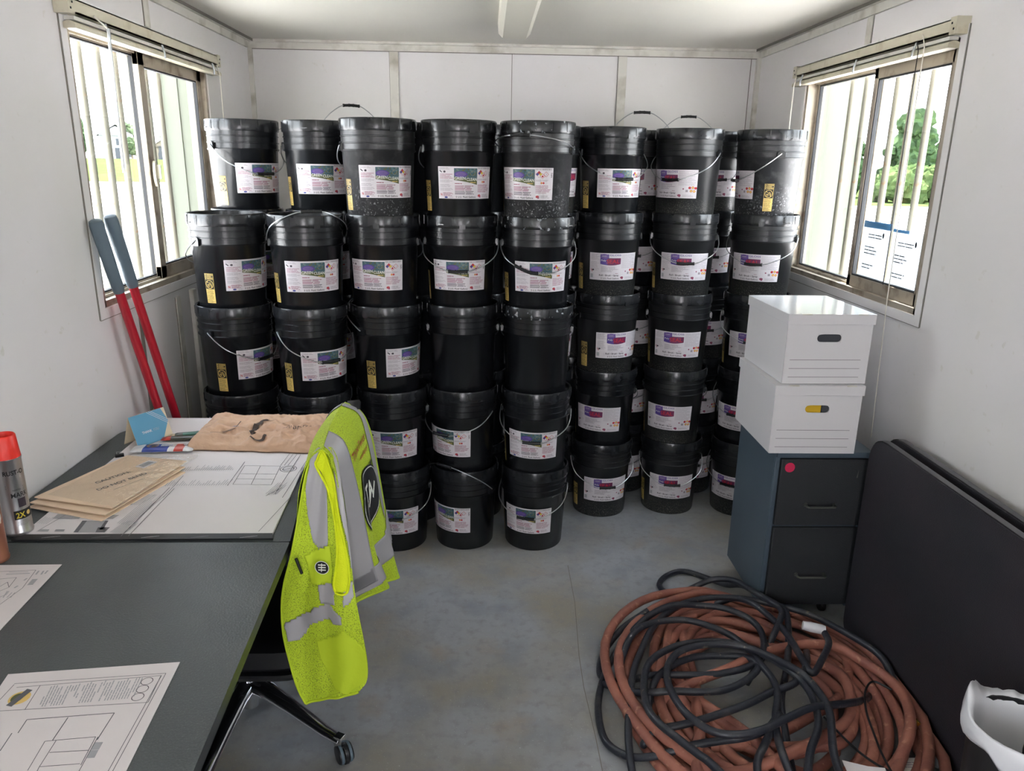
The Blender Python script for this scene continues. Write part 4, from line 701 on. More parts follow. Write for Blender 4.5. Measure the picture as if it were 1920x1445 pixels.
for i in range(5):
    x = -1.13+i*.125-OX; y = 1.772-OY
    for q in range(3): g.line((x+.006*q, y+.002*q), (x+.03+.006*q, y+.006+.002*q), .0018, 'paper_grey' if i != 1 and i != 3 else 'paper_dark')
g.build('strip_pattern', lambda u, v, l: (u, v, .0048), r)
a = Art(.5); OFF = lambda p: (p[0]-OX, p[1]-OY)
for q in PL_BLK: a.poly([OFF(p) for p in q], 'paper_grey', 1)
for q in PL_DARK: a.poly([OFF(p) for p in q], 'paper_dark', 2)
for pts, w in PL_LINES:
    for i in range(len(pts)-1): a.line(OFF(pts[i]), OFF(pts[i+1]), w, 'paper_dark', 1)
for pts, w in PL_DASH: a.line(OFF(pts[0]), OFF(pts[1]), w*.45, 'paper_grey', 1)
cx, cy = OFF(PL_CIRC); a.ring(cx, cy, .024, .026, 'paper_dark', 1); a.ring(cx, cy, .016, .018, 'paper_dark', 1); a.line((cx-.018, cy-.01), (cx+.018, cy+.01), .004, 'paper_grey', 1)
a.build('printing', lambda u, v, l: (u, v, .0049+l*.0002), r)

# loose drawings on the near desk
def loose_sheet(poly, lines, label, extra=None):
    c = poly[0]; r = empty('drawing_sheet', (c[0], c[1], DZ+.0006)); tag(r, label, 'drawing', 'loose drawings on the near desk')
    m = MB(); m.prism([(x-c[0], y-c[1]) for x, y in poly], 0, .0012, 'paper_warm'); m.build('sheet', r, smooth=False)
    a = Art(.5)
    for pts, w in lines:
        for i in range(len(pts)-1): a.line((pts[i][0]-c[0], pts[i][1]-c[1]), (pts[i+1][0]-c[0], pts[i+1][1]-c[1]), w, 'paper_dark' if w < .002 else 'paper_grey', 1)
    if extra: extra(a, c)
    a.build('printing', lambda u, v, l: (u, v, .0012+l*.0003), r)
def ex(a, c):
    for p in P2_CIRC: a.ring(p[0]-c[0], p[1]-c[1], .0095, .0108, 'ink_dark', 1)
    for q in P2_BLK: a.poly([(x-c[0], y-c[1]) for x, y in q], 'paper_grey', 1)
    p = P2_LOGO; a.ell(p[0]-c[0], p[1]-c[1], .018, .018, 'gold', 1); a.ell(p[0]-c[0]-.004, p[1]-c[1], .010, .012, 'olive', 2); a.line((p[0]-c[0]-.006, p[1]-c[1]-.022), (p[0]-c[0]+.006, p[1]-c[1]+.022), .012, 'paper_dark', 3)
loose_sheet([p for p in P2_SHEET], P2_LINES, 'white elevation drawing with three small circles at the desk front corner', ex)
loose_sheet([p for p in P1_SHEET], P1_LINES, 'white plan sheet by the wall side, smaller part showing, beyond the elevation drawing')

# envelopes in a plastic sleeve
def env(z, poly, n):
    m = MB(); m.prism(poly, 0, .006, 'envelope'); return m
base = [(-1.262, 1.965), (-1.020, 1.888), (-.935, 2.222), (-1.138, 2.275)]
for i, (dx, dy, rz, lab) in enumerate(((.004, -.022, -.03, 'bottom envelope of the three tan mailers on the plans'), (.0, -.008, .0, 'middle envelope of the three tan mailers on the plans'), (0, .012, .035, 'top tan envelope printed CAUTION DO NOT BEND in clear sleeve'))):
    c = Vector((-1.10, 2.12)); r = empty('mailing_envelope', (c.x+dx, c.y+dy, DZ+.0065+i*.0095), rz); tag(r, lab, 'envelope', 'tan envelopes on the plans')
    P = [(x-c.x, y-c.y) for x, y in base]
    m = MB(); rows = []
    for a_ in range(9):
        row = []
        for b_ in range(13):
            u, v = a_/8, b_/12; p = Vector(P[0])*(1-u)*(1-v)+Vector(P[1])*u*(1-v)+Vector(P[2])*u*v+Vector(P[3])*(1-u)*v
            edge = min(u, 1-u, v, 1-v); row.append((p.x, p.y, .0045*min(1, edge*5)+.0008*noise.noise(Vector((p.x*20, p.y*20, i)))+.002))
        rows.append(row)
    m.grid(rows, 'envelope'); m.prism(P, -.001, .0018, 'envelope'); m.build('envelope_body', r, angle=30)
    if i == 2:
        a = Art(.5); a.text('CAUTION:', -.026, -.082, .105, .0155, 'black_ink', 1, .008, radians(53)); a.text('DO NOT BEND', .000, -.131, .150, .0155, 'black_ink', 1, .008, radians(53))
        a.line((.040, -.125), (.095, -.045), .0016, 'kraft_ink', 1)
        a.poly([(.030, .045), (.062, .030), (.085, .082), (.052, .096)], 'paper', 1); a.poly([(.038, .050), (.058, .041), (.075, .078), (.055, .086)], 'paper_grey', 2)
        a.build('printing', lambda u, v, l: (u, v, .0075+.0002*l), r)
        m = MB(); rows = []
        Q = [Vector(P[0])*1.0+Vector((.03, .01)), Vector(P[1])+Vector((.012, -.004)), Vector(P[2])+Vector((.028, .045)), Vector(P[3])+Vector((.02, .03))]
        for a_ in range(11):
            row = []
            for b_ in range(21):
                u, v = a_/10, b_/20; p = Q[0]*(1-u)*(1-v)+Q[1]*u*(1-v)+Q[2]*u*v+Q[3]*(1-u)*v
                edge = min(u, 1-u, v, 1-v); row.append((p.x, p.y, .003+.0058*min(1, edge*8)+(.004*abs(noise.noise(Vector((p.x*30, p.y*12, 3)))) if u > .6 else .0012)))
            rows.append(row)
        m.grid(rows, 'clear_film'); m.build('clear_sleeve', r, angle=60)

# kraft parcel
r = empty('paper_parcel', (-.79, 2.585, DZ+.006)); tag(r, 'crumpled brown paper parcel with dark curved arrow on the plans', 'parcel')
corners = [Vector((-.995, 2.385)), Vector((-.565, 2.355)), Vector((-.555, 2.715)), Vector((-1.015, 2.705))]
def parcel_pt(u, v, top=True):
    p = corners[0]*(1-u)*(1-v)+corners[1]*u*(1-v)+corners[2]*u*v+corners[3]*(1-u)*v
    e = min(min(u, 1-u)*5.2, min(v, 1-v)*3.2, 1); e = sqrt(max(0, 1-(1-e)**2))
    q = Vector((p.x*9, p.y*9, 0)); n_ = noise.noise(q)*.008+(.35-abs(noise.noise(q*1.6+Vector((3, 1, 0)))))*.034*(1.25-v)+(.3-abs(noise.noise(q*3.4)))*.016+noise.noise(q*9)*.0022
    z = (.004+.030*e+n_*e+(.012*abs(sin(9*v+2*u))*max(0, .25-u)*4)*e) if top else .001
    return Vector((p.x+.79+.004*noise.noise(q*3), p.y-2.585+.006*noise.noise(q*2+Vector((5, 0, 0))), z))
m = MB(); m.grid([[parcel_pt(i/90, j/60) for i in range(91)] for j in range(61)][::-1], 'kraft'); m.grid([[parcel_pt(i/90, j/60, False) for i in range(91)] for j in range(61)], 'kraft')
pts = []
m.build('wrapping', r, recalc=True, angle=60)
a = Art(.006)
def stroke(pts, ws):
    P_ = smooth_path([(x, y, 0) for x, y in pts], 9); n = len(P_); vs_ = []
    for i, p in enumerate(P_):
        t = (P_[min(i+1, n-1)]-P_[max(i-1, 0)]).normalized(); f = i/(n-1)*(len(ws)-1); k_ = min(int(f), len(ws)-2); w = ws[k_]+(ws[k_+1]-ws[k_])*(f-k_); q = Vector((-t.y, t.x, 0))*w/2
        vs_ += [(p.x-q.x, p.y-q.y), (p.x+q.x, p.y+q.y)]
    a.add(vs_, [(2*i, 2*i+2, 2*i+3, 2*i+1) for i in range(n-1)], 'kraft_ink', 1)
stroke([(-.752, 2.585), (-.785, 2.560), (-.801, 2.505), (-.796, 2.450), (-.778, 2.425)], [.001, .009, .020, .018, .006])
stroke([(-.797, 2.408), (-.772, 2.400), (-.751, 2.405), (-.745, 2.420), (-.748, 2.435)], [.002, .006, .010, .011, .008])
a.rect(-.905, 2.475, -.862, 2.525, 'ink_grey', 1); a.line((-.935, 2.445), (-.905, 2.475), .002, 'kraft_ink'); a.line((-.905, 2.475), (-.862, 2.475), .002, 'kraft_ink'); a.line((-.862, 2.475), (-.862, 2.545), .003, 'kraft_ink')
for (x, y, t) in ((-.70, 2.475, '~ru'), (-.665, 2.475, 'ap'), (-.635, 2.49, 'rx~')): a.text(t, x, y, .03, .024, 'kraft_ink', 1, 0, .1)
a.line((-.71, 2.52), (-.685, 2.52), .004, 'kraft_ink')
def on_parcel(x, y, l):
    v = (y-2.37)/.34; u = (x+1.005)/.445
    for _ in range(6):
        p = parcel_pt(u, v); u += (x-(p.x-.79))/.445; v += (y-(p.y+2.585))/.34
    return Vector((x+.79, y-2.585, parcel_pt(u, v).z+.0034+.0003*l))
a.build('printing', on_parcel, r)

# thank-you card (folded tent)
r = empty('greeting_card', (-1.160, 2.484, DZ+.0055), radians(60)); tag(r, 'blue folded card reading THANK YOU, propped like a tent', 'card')
tf = lambda y0, y1: None
m = MB(); w, hh, sp = .138, .100, .036
def leaf(y0, y1): return [(-w/2, y0, 0), (w/2, y0, 0), (w/2, y1, hh), (-w/2, y1, hh)]
m.add(leaf(-sp, 0), [(0, 1, 2, 3)], 'card_cream'); m.add(leaf(sp, 0), [(3, 2, 1, 0)], 'card_cream'); m.build('card_leaf', r, smooth=False, solid=.0012)
a = Art(.5); n_ = Vector((0, -hh, sp)).normalized()
a.poly([(0, 0), (.098, 0), (.138, .055), (.124, .100), (0, .100)], 'card_blue', 1)
a.text('THANK', .030, .036, .038, .0085, 'paper', 3, .012); a.text('YOU', .072, .036, .022, .0085, 'paper_grey', 3)
for q in range(3): a.line((.068+.008*q, .100), (.138, .044+.007*q), .0011, 'paper', 3)
L_ = sqrt(sp*sp+hh*hh)
a.build('card_front', lambda u, v, l: Vector((-w/2+u, -sp+sp*(v/.100), hh*(v/.100)))+n_*(.0007+.0003*l), r)

# snack packets
def packet(name, loc, rz, L, W_, T, cols, label, cat, arts=None, group=None):
    r = empty(name, loc, rz); tag(r, label, cat, group)
    rows = []; N, K = 20, 10
    for side in (1, -1):
        rows = []
        for j in range(K+1):
            row = []
            for i in range(N+1):
                u, v = i/N, j/K; e = min(1, min(u, 1-u)*7)*sqrt(max(0, 1-(2*v-1)**2)); row.append(((u-.5)*L, (v-.5)*W_, T/2+side*(T/2*e+.0015*noise.noise(Vector((u*9, v*5, loc[0]*50)))*e)))
            rows.append(row if side > 0 else row)
        if side < 0: rows = rows[::-1]
        m = MB(); m.grid(rows[::-1], cols[0], (lambda u, v: next(c for lim, c in cols[1] if u <= lim)) if side > 0 else None)
        if side > 0: mt = m
        else: mt.v += []; base_ = m
    o = len(mt.v); mt.v += base_.v
    for f in base_.f: mt.f.append(tuple(i+o for i in f)); mt.m.append(mt.mi(cols[0]))
    mt.build('wrapper', r, angle=50)
    if arts:
        a = Art(.01); arts(a)
        def fn(u, v, l):
            uu, vv = u/L+.5, v/W_+.5; e = min(1, min(uu, 1-uu)*7)*sqrt(max(0, 1-(2*vv-1)**2)); return (u, v, T/2+T/2*e+.0006+.0003*l)
        a.build('printing', fn, r)
def cookie_art(a):
    a.ell(-.035, .004, .020, .018, 'cookie', 2); a.ell(-.03, .0, .010, .009, 'kraft_ink', 3); a.rect(-.008, -.005, .035, .012, 'snack_white', 2); a.text('cookies', -.005, -.001, .034, .008, 'snack_blue', 3, .01)
    a.rect(.062, -.002, .088, .018, 'black_ink', 2); a.rect(.064, .0, .086, .016, 'snack_white', 3); a.text('120', .066, .004, .017, .008, 'black_ink', 4, .01)
packet('snack_packet', (-1.07, 2.385, DZ+.0055), radians(4), .20, .066, .016, ('snack_white', ((.22, 'snack_white'), (.62, 'snack_blue'), (.72, 'snack_white'), (.86, 'snack_red'), (1, 'snack_white'))), 'blue, white and red snack packet picturing a cookie beside the envelopes', 'snack', cookie_art)
packet('snack_bar', (-1.05, 2.485, DZ+.0055), radians(8), .13, .034, .014, ('snack_dark', ((.25, 'snack_red'), (1, 'snack_dark'))), 'dark snack bar with a red end by the parcel', 'snack', None, 'snack bars by the parcel')
packet('snack_bar', (-1.03, 2.52, DZ+.0055), radians(16), .13, .034, .016, ('snack_green', ((.12, 'card_cream'), (.3, 'snack_dark'), (1, 'snack_green'))), 'green snack bar lying behind the red-ended one', 'snack', None, 'snack bars by the parcel')

# small binder clip on the plans' left edge
m = MB().box(-.013, -.007, 0, .013, .007, .008, 'black_ink').tube([(-.007, .005, .008), (-.007, .022, .009), (.007, .022, .009), (.007, .005, .008)], .0008, 'wire')
o = m.build('binder_clip', loc=(-1.19, 2.33, DZ+.0055)); o.rotation_euler = (0, 0, .5); tag(o, 'small black binder clip on the wall side of the plans', 'clip')

# spray cans
def spray_can(x, y, z, rad, hh, body, cap, label, art, group):
    r = empty('spray_can', (x, y, z), radians(30)); tag(r, label, 'spray can', group)
    m = MB(); m.lathe([(0, .004), (rad-.004, .002), (rad-.001, 0), (rad, .004), (rad, .008), (rad-.0015, .010), (rad-.0015, hh), (rad, hh+.002), (rad, hh+.006), (rad-.004, hh+.009), (rad*.7, hh+.018), (0, hh+.02)], body, 36); m.build('can', r, angle=50)
    c = MB(); 
    if cap: c.lathe([(rad-.002, hh+.005), (rad-.0005, hh+.006), (rad-.002, hh+.020), (rad-.005, hh+.062), (rad-.0075, hh+.065), (rad-.010, hh+.062), (rad-.011, hh+.045), (0, hh+.045)], cap, 36); c.build('cap', r, angle=45)
    else: c.lathe([(rad*.75, hh+.012), (rad*.75, hh+.035), (rad*.5, hh+.042), (0, hh+.042)], 'black_ink', 30); c.build('cap', r, angle=45)
    a = Art(.006); art(a); a.build('printing', lambda u, v, l: ((rad-.0012+.0003*l)*sin(u/rad), -(rad-.0012+.0003*l)*cos(u/rad), v), r)
def art1(a):
    a.text('RUST-O', -.014, .165, .050, .012, 'black_ink', 1, .02); 
    for q in range(3): a.line((-.012, .138-.004*q), (.03, .130-.004*q), .0012, 'ink_wine' if q == 1 else 'black_ink')
    a.text('MARK', -.004, .104, .042, .013, 'black_ink', 1, .01); a.text('INVERTED', .002, .122, .02, .004, 'black_ink')
    a.rect(.010, .076, .030, .100, 'ink_dark', 1); a.rect(-.004, .044, .045, .068, 'black_ink', 1); a.text('2X', .0, .048, .022, .015, 'yellow', 2, .02); a.ell(.032, .056, .006, .006, 'gold', 2)
    a.lines(.0, .035, .040, .026, 4, 'ink_grey', 1, .3)
def art2(a):
    a.ring(.018, .115, .017, .019, 'paper', 1); a.fill(.002, .034, lambda u: .098, lambda u: .134, 'card_cream', 1); a.text('i', .016, .100, .004, .026, 'ink_wine', 2); a.rect(-.03, .15, .05, .175, 'ink_wine', 1)
spray_can(-1.207, 1.812, DZ+.0055, .033, .200, 'steel_can', 'cap_red', 'silver spray paint can with bright red cap standing on the plan corner', art1, 'spray cans')
spray_can(-1.185, 1.672, DZ, .032, .165, 'copper_can', None, 'coppery spray can cut by the picture edge, before the red-capped one', art2, 'spray cans')

# ---------------------------------------------------------------- bolt cutter leaning behind the desk
r = empty('bolt_cutter', (-1.20, 2.93, 0)); tag(r, 'long red bolt cutter with grey grips leaning on the left wall', 'bolt cutter')
O_ = Vector((-1.20, 2.93, 0))
for (a, b) in (((-1.272, 2.545, 1.48), (-1.205, 2.86, .34)), ((-1.262, 2.625, 1.49), (-1.18, 2.93, .34))):
    A, B_ = Vector(a)-O_, Vector(b)-O_; d = (B_-A)
    h_ = MB().tube([A+d*.02, B_], .0155, 'red_paint', 16).build('handle_tube', r)
    q = MB(); q.tube([A+d*(-.004), A+d*.0, A+d*.012, A+d*.12, A+d*.205, A+d*.215], [.012, .020, .0225, .0215, .0195, .0165], 'grip_grey', 16); q.build('grip', h_)
m = MB(); m.tube([Vector((-1.205, 2.86, .35))-O_, Vector((-1.195, 2.885, .26))-O_], .017, 'dark_steel').tube([Vector((-1.18, 2.93, .35))-O_, Vector((-1.19, 2.90, .26))-O_], .017, 'dark_steel'); m.box(-.012, -.06, .17, .022, .0, .28, 'dark_steel'); m.build('pivot_plate', r, bevel=.004)
for s in (-1, 1):
    m = MB(); m.prism([(0, 0), (.022*s, .03), (.034*s, .09), (.012*s, .16), (0, .17), (.006*s, .1)][::s], -.008, .008, 'dark_steel', Matrix.Translation((.005, -.03, .17)) @ Matrix(((0, 0, 1, 0), (1, 0, 0, 0), (0, -1, 0, 0), (0, 0, 0, 1)))); m.build('jaw', r, recalc=True)

# ---------------------------------------------------------------- chair with safety vest
HX, HY = -.715, 1.97
r = empty('office_chair', (HX, HY, 0)); tag(r, 'black office chair with polished metal star base tucked under the desk', 'chair')
m = MB(); m.lathe([(0, .075), (.024, .075), (.026, .09), (.030, .15), (.034, .235), (.034, .245), (0, .245)], 'chrome', 32); m.build('hub', r)
m = MB(); m.lathe([(0, .24), (.036, .24), (.036, .262), (.022, .264), (.022, .33), (0, .33)], 'chair_black', 24); m.build('gas_lift', r)
def leg_mesh(ang):
    d = Vector((cos(ang), sin(ang), 0)); n_ = Vector((-sin(ang), cos(ang), 0)); m = MB(); rows = []
    prof = [(0, .175, .034), (.08, .165, .030), (.18, .130, .024), (.28, .092, .020), (.335, .078, .017)]
    for (s, z, w) in prof:
        c = d*s; t = .022-.03*s; rows.append([c+n_*w+Vector((0, 0, z-t)), c+n_*w*.8+Vector((0, 0, z-.004)), c+n_*w*.45+Vector((0, 0, z+.002)), c-n_*w*.45+Vector((0, 0, z+.002)), c-n_*w*.8+Vector((0, 0, z-.004)), c-n_*w+Vector((0, 0, z-t)), c+n_*w+Vector((0, 0, z-t))])
    m.grid(rows, 'chrome'); m.add(rows[-1][:6], [(0, 1, 2, 3, 4, 5)], 'chrome'); m.box(.318, -.012, .052, .345, .012, .085, 'chrome', Matrix.Rotation(ang, 4, 'Z'))
    return m.build('leg', r, recalc=True, angle=50, bevel=.0015)
for kk in range(5):
    ang = atan2(-.16, .325)+kk*2*pi/5; lg = leg_mesh(ang)
    c = Vector((cos(ang), sin(ang), 0))*.345; ax = Vector((cos(ang+1.0), sin(ang+1.0), 0)).normalized()
    R_ = ax.to_track_quat('Z', 'Y').to_matrix().to_4x4(); R_.translation = c+Vector((0, 0, .029))
    m = MB()
    for s in (-1, 1):
        m.lathe([(0, s*.022), (.018, s*.022), (.026, s*.021), (.029, s*.017), (.029, s*.008), (.025, s*.006), (0, s*.006)], 'chair_black', 24, R_)
        m.lathe([(.0295, s*.0165), (.0298, s*.0165), (.0298, s*.009), (.0295, s*.009)], 'grip_grey', 24, R_)
    m.lathe([(0, -.006), (.012, -.006), (.012, .006), (0, .006)], 'chair_black', 16, R_)
    m.lathe([(.0308, -.005), (.0325, -.005), (.0325, .005), (.0308, .005)], 'chair_black', 20, R_)
    cs = m.build('caster', lg, recalc=True)
# seat shell + cushion, backrest
m = MB(); P = rounded([(-.24, -.235), (.25, -.235), (.25, .235), (-.24, .235)], .09); m.prism(P, .33, .355, 'chair_black'); m.prism([(x*.97, y*.97) for x, y in P], .355, .42, 'chair_black'); m.build('seat', r, bevel=.015)
rows = []
for j in range(31):
    t = j/30; z = .36+.634*t; x = .245+.075*t+.03*sin(pi*t)*-.5; hw = .228 if t < .9 else .158+.07*sqrt(max(0, 1-((t-.9)/.1)**2))
    rows.append([(x-.02*(1-(2*i/12-1)**2)*-.6, (2*i/12-1)*hw+.035, z) for i in range(13)])
m = MB(); m.grid(rows, 'chair_black'); m.build('backrest', r, solid=.035, bevel=0)
m = MB(); m.box(-.02, -.03, .30, .25, .03, .335, 'chair_black').box(.22, -.03, .30, .262, .03, .52, 'chair_black'); m.build('back_bracket', r, bevel=.006)

# vest
V0 = Vector((-.40, 1.95, .98))
vr = empty('safety_vest', V0); tag(vr, 'lime safety vest with grey reflective bands draped over the chair back', 'safety vest')
def interp(rows, u, v):
    R = len(rows)-1; C = len(rows[0])-1
    def cr(a, b, c, d, t): return .5*((2*b)+(c-a)*t+(2*a-5*b+4*c-d)*t*t+(3*b-a-3*c+d)*t**3)
    y = min(max(v, 0), 1)*R; i = min(int(y), R-1); ty = y-i; x = min(max(u, 0), 1)*C; j = min(int(x), C-1); tx = x-j
    def g(i_, j_): return Vector(rows[min(max(i_, 0), R)][min(max(j_, 0), C)])
    col_ = [cr(g(i+a, j-1), g(i+a, j), g(i+a, j+1), g(i+a, j+2), tx) for a in (-1, 0, 1, 2)]
    return cr(col_[0], col_[1], col_[2], col_[3], ty)
def inside(p, poly):
    x, y = p; c = False; j = len(poly)-1
    for i in range(len(poly)):
        if (poly[i][1] > y) != (poly[j][1] > y) and x < (poly[j][0]-poly[i][0])*(y-poly[i][1])/(poly[j][1]-poly[i][1])+poly[i][0]: c = not c
        j = i
    return c
def sheet_mesh(name, rows, nu, nv, base, overlays, wave=None, solid=.002):
    G = []
    for j in range(nv+1):
        row = []
        for i in range(nu+1):
            p = interp(rows, i/nu, j/nv)
            if wave: p = p+wave(i/nu, j/nv)
            row.append(p-V0)
        G.append(row)
    m = MB(); m.grid(G, base); o = m.build(name, vr, angle=180, solid=solid)
    N = [[None]*(nu+1) for _ in range(nv+1)]
    for j in range(nv+1):
        for i in range(nu+1):
            a = G[j][min(i+1, nu)]-G[j][max(i-1, 0)]; b = G[min(j+1, nv)][i]-G[max(j-1, 0)][i]; n_ = b.cross(a)
            n_ = n_.normalized() if n_.length > 1e-9 else Vector((1, -1, 0)); N[j][i] = n_
    for (nm, mt, polys, off, par) in overlays:
        for pl in polys:
            m = MB(); idx = {}
            for j in range(nv):
                for i in range(nu):
                    if inside(((i+.5)/nu, (j+.5)/nv), pl):
                        f = []
                        for (jj, ii) in ((j, i), (j+1, i), (j+1, i+1), (j, i+1)):
                            if (jj, ii) not in idx: idx[(jj, ii)] = len(m.v); m.v.append(tuple(G[jj][ii]+N[jj][ii]*off))
                            f.append(idx[(jj, ii)])
                        m.f.append(tuple(f)); m.m.append(m.mi(mt))
            if m.f: m.build(nm, vr, angle=180, solid=.0012)
    return G, N
# back panel hanging over the outer side; u: far -> near, v: ridge -> hem
BP = [[(-.412, 2.125, 1.000), (-.408, 2.04, 1.014), (-.405, 1.95, 1.018), (-.402, 1.85, 1.018), (-.400, 1.745, 1.000)],
      [(-.368, 2.14, .965), (-.362, 2.05, .985), (-.362, 1.95, .995), (-.362, 1.85, .990), (-.375, 1.735, .968)],
      [(-.350, 2.185, .88), (-.342, 2.06, .90), (-.345, 1.95, .90), (-.340, 1.85, .895), (-.358, 1.73, .88)],
      [(-.335, 2.19, .76), (-.322, 2.07, .77), (-.330, 1.95, .77), (-.318, 1.84, .77), (-.352, 1.735, .77)],
      [(-.318, 2.19, .62), (-.300, 2.07, .63), (-.318, 1.95, .64), (-.300, 1.84, .65), (-.350, 1.74, .66)],
      [(-.300, 2.18, .50), (-.280, 2.07, .53), (-.300, 1.96, .55), (-.285, 1.86, .57), (-.348, 1.75, .58)],
      [(-.288, 2.17, .415), (-.268, 2.08, .45), (-.290, 1.98, .49), (-.280, 1.88, .53), (-.345, 1.76, .56)]]
wv = lambda u, v: Vector((.006*sin(u*16+v*3)*v, 0, 0))
# u is depth here: stripe near the far edge, one near the near edge, band low down
st = [[(0.13, .0), (.24, .0), (.24, .62), (.17, .66), (.13, .62)], [(.80, .0), (.96, .0), (.96, .80), (.80, .80)], [(-.1, .66), (.5, .69), (1.1, .72), (1.1, .86), (.5, .83), (-.1, .80)]]
G, N = sheet_mesh('back_panel', [[p for p in row] for row in BP], 70, 80, 'hivis', [('reflective_stripe', 'reflective', st, -.0035, None)], wv)
# far edge binding / inner drape on the seat side
IN = [[(-.412, 2.125, 1.000), (-.408, 2.04, 1.014), (-.405, 1.95, 1.018), (-.402, 1.85, 1.018), (-.400, 1.745, 1.000)],
      [(-.452, 2.13, .965), (-.450, 2.05, .975), (-.45, 1.95, .98), (-.447, 1.85, .98), (-.435, 1.74, .97)],
      [(-.475, 2.13, .88), (-.476, 2.04, .88), (-.476, 1.95, .88), (-.474, 1.85, .88), (-.465, 1.745, .88)],
      [(-.50, 2.11, .76), (-.50, 2.03, .76), (-.495, 1.95, .76), (-.49, 1.85, .76), (-.48, 1.755, .76)]]
sheet_mesh('inner_panel', IN, 40, 40, 'hivis', [('reflective_stripe', 'reflective', [[(.13, 0), (.26, 0), (.26, 1.1), (.13, 1.1)]], .0035, None)])
# front panel hanging at the near end
def wf(u, v): return Vector((.0, -.009*sin(u*7+1+v*2)*min(1, v*2)*(1-.6*v)-.004*sin(u*19+v*9)*min(1, v*2)*(1-v*.6), 0))
Gf, Nf = sheet_mesh('front_panel', VEST_F, 80, 150, 'hivis', [('reflective_stripe', 'reflective', VF_STRIPE, .004, None), ('pocket', 'hivis_plain', VF_POCKET, .005, None), ('lower_pocket', 'hivis_plain', VF_POCKET2, .003, None), ('armhole_fold', 'hivis_bright', VF_ARM, .006, None)], wf, .003)
# edge bindings as rolled cords
def edge(G_, js, nm='binding'):
    m = MB(); m.tube([Vector(q)+Vector((0, -.001, 0)) for q in js], .0035, 'hivis_plain', 6); m.build(nm, vr)
edge(Gf, [Gf[j][0] for j in range(0, 151, 5)]); edge(Gf, [Gf[150][i] for i in range(0, 81, 5)]); edge(G, [G[80][i] for i in range(0, 71, 5)])
arm = [interp(VEST_F, u, v)-V0+wf(u, v)+Vector((0, -.010, 0)) for u, v in VF_ARM[0]]
m = MB(); m.tube(smooth_path(arm, 4, True), .003, 'hivis_bright', 6, closed=True); m.build('armhole_binding', vr)
# small chest badge and pen
lu, lv = VF_LOGO[0]; c = interp(VEST_F, lu, lv)-V0+wf(lu, lv)+Vector((0, -.012, 0))
a = Art(.5); a.ell(0, 0, .019, .017, 'black_ink', 1); a.ring(0, 0, .017, .0185, 'lettering', 2)
for q in range(3): a.line((-.010, .007-.007*q), (.010, .008-.007*q), .003, 'lettering', 2)
a.line((-.002, -.012), (.0, .012), .002, 'lettering', 2)
a.build('chest_badge', lambda u, v, l: c+Vector((u*.98, -.0004*l+u*-.15, v)), vr)
c2 = interp(VEST_F, .2, .47)-V0+Vector((0, -.014, 0)); MB().tube([c2+Vector((-.012, 0, .012)), c2+Vector((.0, 0, -.03))], .004, 'black_ink').build('pen', vr)
# print on the back: red lettering, black oval emblem
def bp(u, v, l):   # u runs away from the camera along +y, v up; centre of panel
    y = 1.95+u; uu = (2.17-y)/(2.17-1.735); z = .80+v; lo, hi = 0, 1
    for _ in range(18):
        md = (lo+hi)/2
        if interp(BP, uu, md).z > z: lo = md
        else: hi = md
    p = interp(BP, uu, lo)+wv(uu, lo); return p-V0+Vector((.004+.0006*l, 0, 0))
a = Art(.01); a.text('ThinkTwice', -.12, .125, .20, .024, 'ink_red', 1, .006); a.text('safety', -.02, .095, .10, .014, 'ink_red', 1)
a.ell(0, -.02, .125, .082, 'black_ink', 1, 40); 
a.ring(0, -.02, .0, .001, 'black_ink', 1)
pts = []
for i in range(40):
    an = 2*pi*i/40; pts += [(.116*cos(an), -.02+.074*sin(an)), (.119*cos(an)*1.005, -.02+.077*sin(an)*1.005)]
a.add(pts, [(2*i, 2*i+1, (2*i+3) % 80, (2*i+2) % 80) for i in range(40)], 'lettering', 2)
a.text('T', .065, .025, .03, .03, 'black_ink', 2, .03); a.text('TA', -.03, -.03, .075, .05, 'lettering', 3, .03)
for q in range(4): a.line((-.085+.04*q, -.07+.01*q), (-.05+.04*q, -.02+.005*q), .010, 'lettering', 3)
for q in range(3): a.line((-.10, -.04-.012*q), (-.04, -.045-.012*q), .005, 'lettering', 3)
a.build('back_print', bp, vr)

# ---------------------------------------------------------------- filing cabinet and boxes
CX0, CX1, CY0, CY1, CZ = 1.052, 1.345, 2.50, 2.905, .700
r = empty('filing_cabinet', (CX0, CY0, 0)); tag(r, 'black two-drawer cabinet with round red sticker under the white boxes', 'cabinet')
w_, d_ = 0, 0
CX1 = 1.40
m = MB(); m.box(0, .022, .062, CX1-CX0, CY1-CY0, CZ-.022, 'cabinet_side').box(-.002, -.002, CZ-.022, CX1-CX0+.002, CY1-CY0, CZ, 'cabinet_side').box(.0, .012, .062, .016, .022, CZ-.022, 'cabinet_side').box(CX1-CX0-.016, .012, .062, CX1-CX0, .022, CZ-.022, 'cabinet_side')
m.build('carcass', r, bevel=.002)
for (z0, z1) in ((.075, .398), (.408, .672)):
    dr = MB().box(.019, .002, z0, CX1-CX0-.003, .021, z1, 'cabinet_front').build('drawer', r, bevel=.003)
    zh = z0+(.130 if z0 < .2 else .085)
    m = MB(); xa = .125; m.tube([(xa, .002, zh), (xa, -.018, zh), (xa+.006, -.024, zh), (xa+.1, -.024, zh), (xa+.106, -.018, zh), (xa+.106, .002, zh)], .0042, 'steel_pull', 8)
    for q in (xa, xa+.106): m.lathe([(0, 0), (.008, 0), (.006, .006), (0, .006)], 'steel_pull', 12, Matrix.Translation((q, .002, zh)) @ Matrix.Rotation(pi/2, 4, 'X'))
    m.build('pull_handle', dr)
